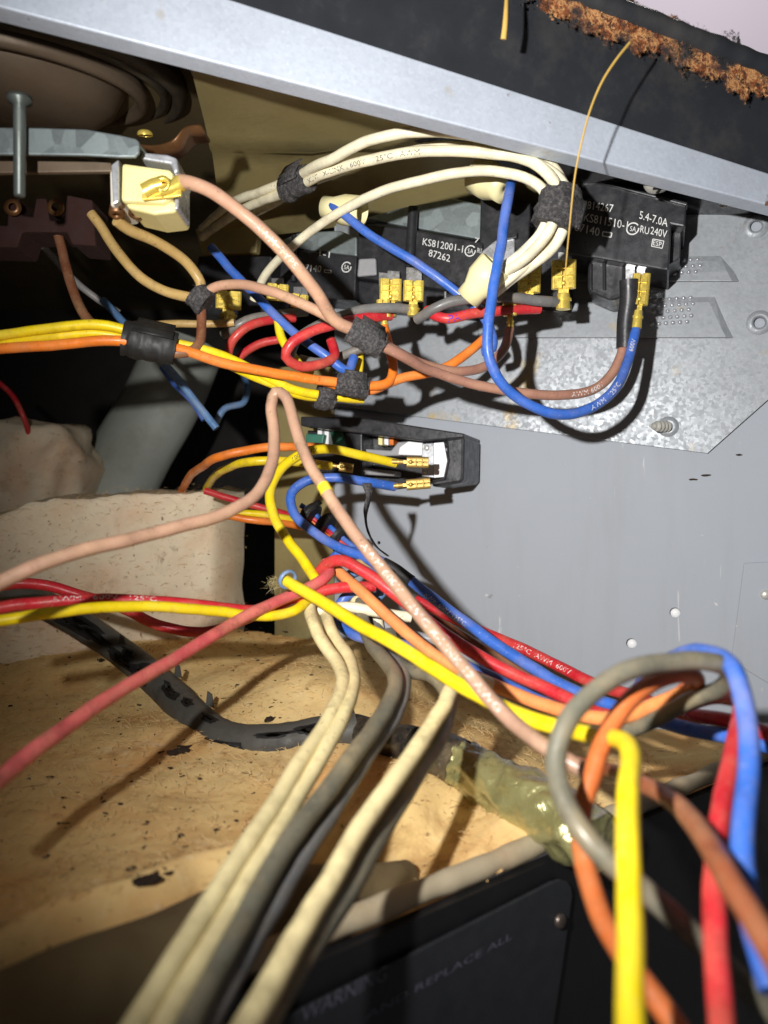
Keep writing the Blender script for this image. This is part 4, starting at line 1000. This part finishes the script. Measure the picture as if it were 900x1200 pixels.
# braided sheath of thin wires
for i, (cn, tx) in enumerate((('blue', 'blue strand of the taped ribbon'), ('red', 'red strand of the taped ribbon'), ('orange', 'orange strand of the taped ribbon'), ('black', 'black strand of the taped ribbon'))):
    wire(tx + ' under the blue loop', [(352 + i * 2, 592 + i * 6, .31), (372 + i, 606 + i * 6, .309), (395, 625 + i * 5, .306), (425 - i * 3, 650 + i * 3, .30)], .0026, cn, 'strands of the taped ribbon')
for k, (x, y) in enumerate(((362, 602), (380, 614), (398, 628))):
    wrap(('upper', 'middle', 'lower')[k] + ' black tape band round the coloured ribbon', [(x - 3, y - 1, .308), (x + 4, y + 5, .307)], .0052, 'tape_black')
strip = MB(); path = spline([P(430, 566, .262), P(432, 580, .262), P(428, 600, .262), P(430, 620, .26), P(440, 640, .258), P(455, 652, .256)], .001); vs = []; fs = []
for i, p in enumerate(path):
    w_ = .0016 * max(.2, 1 - i / len(path)) * (1 + .4 * noise.noise(p * 400)); a = 1.2 * math.sin(i * .12); v = Vector((math.cos(a), math.sin(a), 0)) * w_; vs += [p - v, p + v]
for i in range(len(path) - 1): fs.append((2 * i, 2 * i + 1, 2 * i + 3, 2 * i + 2))
strip.add(vs, fs, True); o = strip.build('tape_shred', M['tape'], None, 'ragged shred of black tape dangling below the blue wire', 'tape', recalc=False)
md = o.modifiers.new('thick', 'SOLIDIFY'); md.thickness = .0003

# ---- wires of the lower bundle
wire('red wire running left above the yellow one across the insulation', [(-30, 717, .214), (60, 706, .222), (150, 703, .230), (240, 709, .237), (308, 714, .243), (345, 700, .247), (388, 690, .250), (440, 687, .252)], .0044, 'red')
wire('yellow wire running left beneath the red one across the insulation', [(-30, 730, .20), (80, 716, .21), (170, 711, .22), (250, 716, .23), (310, 722, .238), (343, 717, .243), (358, 706, .247), (376, 692, .252)], .0038, 'yellow')
rl_ = wire('faded red wire slanting down to the lower left corner', [(-40, 948, .145), (50, 872, .165), (120, 822, .185), (200, 775, .208), (270, 732, .228), (325, 705, .240), (368, 686, .247), (386, 672, .252), (382, 660, .258)], .0044, 'rose')
wire('red wire dipping behind the yellow one over the charred sleeve', [(-30, 690, .26), (40, 685, .265), (90, 696, .268), (140, 712, .272), (185, 732, .276), (235, 740, .276), (285, 727, .27), (325, 708, .264)], .0046, 'red')
wire_print(o := bpy.data.objects[[k for k in PATH if bpy.data.objects[k].get('label', '').startswith('red wire running left above')][0]], 'AWM   600V   125°C', (60, 706, .222), .0015, 'ink_worn', gap=1.6, roll=.5)
y8 = wire('bright yellow wire crossing under the grey loop to the bottom edge', [(335, 680, .237), (368, 699, .226), (420, 731, .212), (500, 777, .194), (560, 814, .182), (620, 842, .171), (680, 858, .160), (714, 862, .151), (732, 869, .141), (738, 890, .132), (736, 950, .119), (735, 1050, .106), (739, 1230, .091)], .0043, 'yellow')
mb = MB(); c = P(337, 679, .236); axr = (P(352, 690, .231) - c).normalized(); mb.lathe(c, axr, [(.0027 + .0005 * math.cos(a), .0008 * math.sin(a)) for a in [2 * math.pi * k / 10 for k in range(11)]], 24); mb.build('blue_ring', M['w_skyblue'], y8)
wire('pink and red wire bent over the top of the bundle', [(366, 700, .256), (372, 676, .255), (386, 659, .252), (402, 657, .249), (430, 672, .246), (470, 703, .242), (520, 742, .237), (560, 768, .232), (610, 793, .225), (663, 818, .216), (705, 836, .208), (760, 846, .202)], .0046, 'red')
ub = wire('blue wire along the top of the bundle toward the right edge', [(384, 670, .287), (394, 652, .285), (415, 647, .282), (450, 661, .278), (482, 681, .274), (530, 718, .266), (600, 768, .252), (673, 810, .237), (727, 830, .227), (800, 852, .211), (853, 863, .2), (930, 882, .188)], .0047, 'blue')
wire_print(ub, 'AWM 600V 125°C', (500, 694, .27), .0016, 'ink_worn', gap=1.1, roll=-.3)
path, r_ = PATH[ub.name]; sa, sb = nearest_s(path, P(448, 660, .278)), nearest_s(path, P(484, 682, .274)); q = [frame_at(path, sa + (sb - sa) * k / 20)[0] for k in range(21)]
mb = MB(); mb.tube(q, [r_ * (1.14 + .08 * noise.noise(p * 300)) for p in q], 14); mb.build('charred_tape', M['tape_black'], ub)
ur = wire('red wire topmost in the bundle at the right', [(488, 704, .296), (530, 724, .289), (565, 740, .282), (600, 755, .274), (640, 775, .264), (690, 798, .250), (743, 816, .235), (800, 836, .217), (860, 848, .200), (930, 872, .186)], .0047, 'red')
wire_print(ur, '125°C  AWM  600V', (605, 757, .273), .0017, 'ink_worn', gap=1.3)
wire_print(ur, 'X-LINK', (770, 826, .226), .0018, 'ink_worn', gap=1.8)
wire('dark umber wire squeezed between the two red bundle wires', [(480, 712, .30), (530, 738, .292), (580, 768, .28), (630, 795, .268), (680, 818, .255)], .0042, 'umber')
wire('blue wire low in the bundle, mostly behind the yellow one', [(392, 716, .268), (398, 730, .264), (416, 744, .258), (455, 752, .252), (510, 767, .244), (560, 786, .236), (620, 815, .226), (670, 838, .216)], .0044, 'blue')
wire('thin grey wire between the blue and peach bundle wires', [(420, 702, .268), (455, 733, .259), (520, 754, .252), (580, 784, .243), (640, 814, .233)], .0040, 'slate')
pk = wire('peach orange wire running through the bundle into the grey loop', [(392, 666, .258), (420, 690, .249), (470, 736, .239), (530, 780, .228), (600, 811, .214), (657, 833, .204), (717, 842, .194), (775, 824, .183), (812, 806, .176)], .0045, 'peach')
wire('peach wire carried on in shade-darkened orange, looping inside the grey loop and hanging down', [(800, 812, .179), (815, 803, .174), (812, 793, .167), (792, 791, .162), (766, 800, .158), (738, 821, .154), (711, 861, .150), (694, 908, .146), (680, 955, .142), (684, 1010, .136), (704, 1075, .128), (745, 1140, .119), (800, 1220, .110)], .0045, 'shadedpeach')  # same peach wire in a darker orange, shade put into its colour
gl = wire('thick grey wire making the large loop at right', [(700, 868, .20), (760, 846, .186), (812, 818, .173), (845, 808, .165), (857, 793, .160), (842, 779, .157), (792, 776, .153), (742, 785, .149), (696, 812, .145), (664, 850, .141), (652, 893, .138), (662, 940, .133), (690, 985, .128), (740, 1030, .125), (810, 1095, .122), (920, 1200, .118)], .0045, 'oldgrey')
bl = wire('blue wire arching over the grey loop and down the right side', [(735, 828, .215), (765, 790, .2), (795, 769, .183), (828, 763, .167), (857, 781, .155), (872, 825, .146), (878, 880, .137), (874, 940, .129), (869, 1000, .122), (879, 1065, .115), (905, 1160, .107)], .0045, 'blue')
wire('red wire turning down vertically beside the blue arch', [(755, 842, .207), (800, 827, .198), (838, 817, .188), (864, 822, .176), (866, 850, .164), (852, 912, .146), (840, 990, .131), (838, 1080, .118), (846, 1230, .104)], .0045, 'red')
wire('rust brown wire crossing the red one at the lower right', [(668, 893, .19), (705, 902, .18), (745, 916, .160), (790, 941, .142), (828, 985, .123), (858, 1040, .109), (920, 1140, .096)], .0045, 'rust')
wire('short white wire stub under the pink bend', [(370, 716, .252), (400, 711, .252), (440, 717, .251), (482, 723, .252)], .0042, 'white')
wire('white wire dropping behind the bright yellow wire', [(428, 706, .262), (440, 716, .258), (445, 740, .256), (448, 765, .255)], .0040, 'white')
wire('slate blue wire bent in the middle of the bundle', [(404, 676, .266), (420, 668, .264), (440, 676, .262), (446, 694, .263), (430, 704, .266)], .0044, 'skyblue')
wire('navy wire curled below the white stub', [(428, 693, .262), (408, 697, .258), (398, 708, .257), (400, 724, .26)], .0042, 'blue')
wire('tan wire end tucked inside the bundle knot', [(412, 664, .268), (424, 660, .27), (438, 664, .272)], .0044, 'tan')
wire('yellowed wire bend above the white stub', [(412, 712, .263), (418, 703, .259), (432, 702, .257), (440, 712, .26)], .0046, 'cream')
# ---- pairs hanging toward the lens
cw = 'cream wires hanging toward the lens'
wire('cream wire, left strand of the pair bending toward the lens', [(362, 692, .252), (362, 715, .248), (374, 745, .238), (394, 775, .226), (402, 800, .213), (384, 845, .193), (330, 928, .164), (262, 1034, .137), (190, 1150, .117), (140, 1230, .107)], .0047, 'cream', cw)
wire('cream wire, right strand of the pair bending toward the lens', [(372, 690, .256), (380, 712, .254), (390, 742, .244), (408, 772, .230), (414, 798, .216), (400, 842, .196), (352, 928, .167), (289, 1034, .1395), (222, 1150, .119), (176, 1230, .109)], .0047, 'cream', cw)
wire('grey wire bending toward the lens right of the cream pair', [(424, 692, .262), (424, 722, .252), (436, 754, .240), (458, 780, .226), (465, 800, .214), (452, 832, .199), (408, 894, .176), (352, 970, .155), (292, 1065, .134), (215, 1200, .113), (200, 1235, .109)], .0052, 'oldgrey')
wire('second dark grey wire close behind the first grey one', [(432, 694, .268), (440, 735, .256), (462, 770, .240), (474, 795, .224), (464, 835, .206), (424, 894, .184), (372, 975, .161), (316, 1065, .140), (240, 1200, .118), (220, 1240, .113)], .0050, 'grey')
wire('pale cream wire with a sharp bend under the yellow wire', [(575, 802, .21), (553, 796, .206), (534, 802, .2), (518, 832, .188), (482, 884, .170), (432, 956, .150), (382, 1040, .132), (322, 1145, .114), (280, 1220, .105)], .0047, 'cream')
wire('grey wire curving under the yellow one and down beside the cream', [(456, 742, .252), (463, 772, .240), (480, 786, .229), (506, 792, .219), (524, 812, .209), (522, 842, .197), (500, 890, .180), (452, 965, .158), (404, 1046, .138), (340, 1145, .119), (290, 1230, .109)], .0054, 'oldgrey')
# ---- straws, lint
for lab, pts, r0, r1 in (('long dry straw dangling from the rusted rim across the rail', [(738, 50, .222), (722, 70, .220), (706, 95, .219), (692, 128, .219), (682, 165, .220), (674, 205, .222), (668, 260, .225), (662, 325, .228)], .00042, .00016),
                         ('short dry straw stuck to the black cooktop edge', [(594, -12, .220), (593, 10, .219), (592, 28, .219), (590, 46, .220)], .0004, .0009)):
    path = spline([P(*q) for q in pts], .001); n = len(path)
    mb = MB(); mb.tube(path, [r0 + (r1 - r0) * i / n for i in range(n)], 8, True, .6); mb.build('straw', M['straw'], None, lab, 'straw')
mb = MB(); c = P(322, 684, .242)
for i in range(120):
    a = random.uniform(0, 6.28); dr = Vector((math.cos(a), random.uniform(-1, .3), math.sin(a))).normalized(); p = c + Vector((random.gauss(0, .0012), random.gauss(0, .001), random.gauss(0, .001))); l = random.uniform(.001, .003); w_ = dr.cross(Vector((.3, 1, .2))).normalized() * .00006
    mb.add([p - w_, p + w_, p + dr * l], [(0, 1, 2)])
mb.build('lint_tuft', M['olive'], None, 'tuft of greenish lint beside the blue ring on the yellow wire', 'lint', kind='stuff', recalc=False)

for lab, x, y, l in (('dark scuff mark on the grey wall left of the lowest plate corner pair', 812, 562, 12), ('dark scuff mark on the grey wall beside another under the clipped corner', 827, 557, 13), ('short dark scuff on the grey wall at the right', 866, 533, 9)):
    mb = MB(); c = on_wall(x, y, .0001); n = 9; ring = []
    for k in range(n): a = 2 * math.pi * k / n; ring.append(c + WU * (l / 2 / FPX * .3) * math.cos(a) * random.uniform(.7, 1.1) + Vector((0, 0, 1)) * (1.4 / FPX * .3) * math.sin(a) * random.uniform(.6, 1.2))
    mb.prism(ring, -WN * .00008); mb.build('scuff_mark', M['flake'], wall)
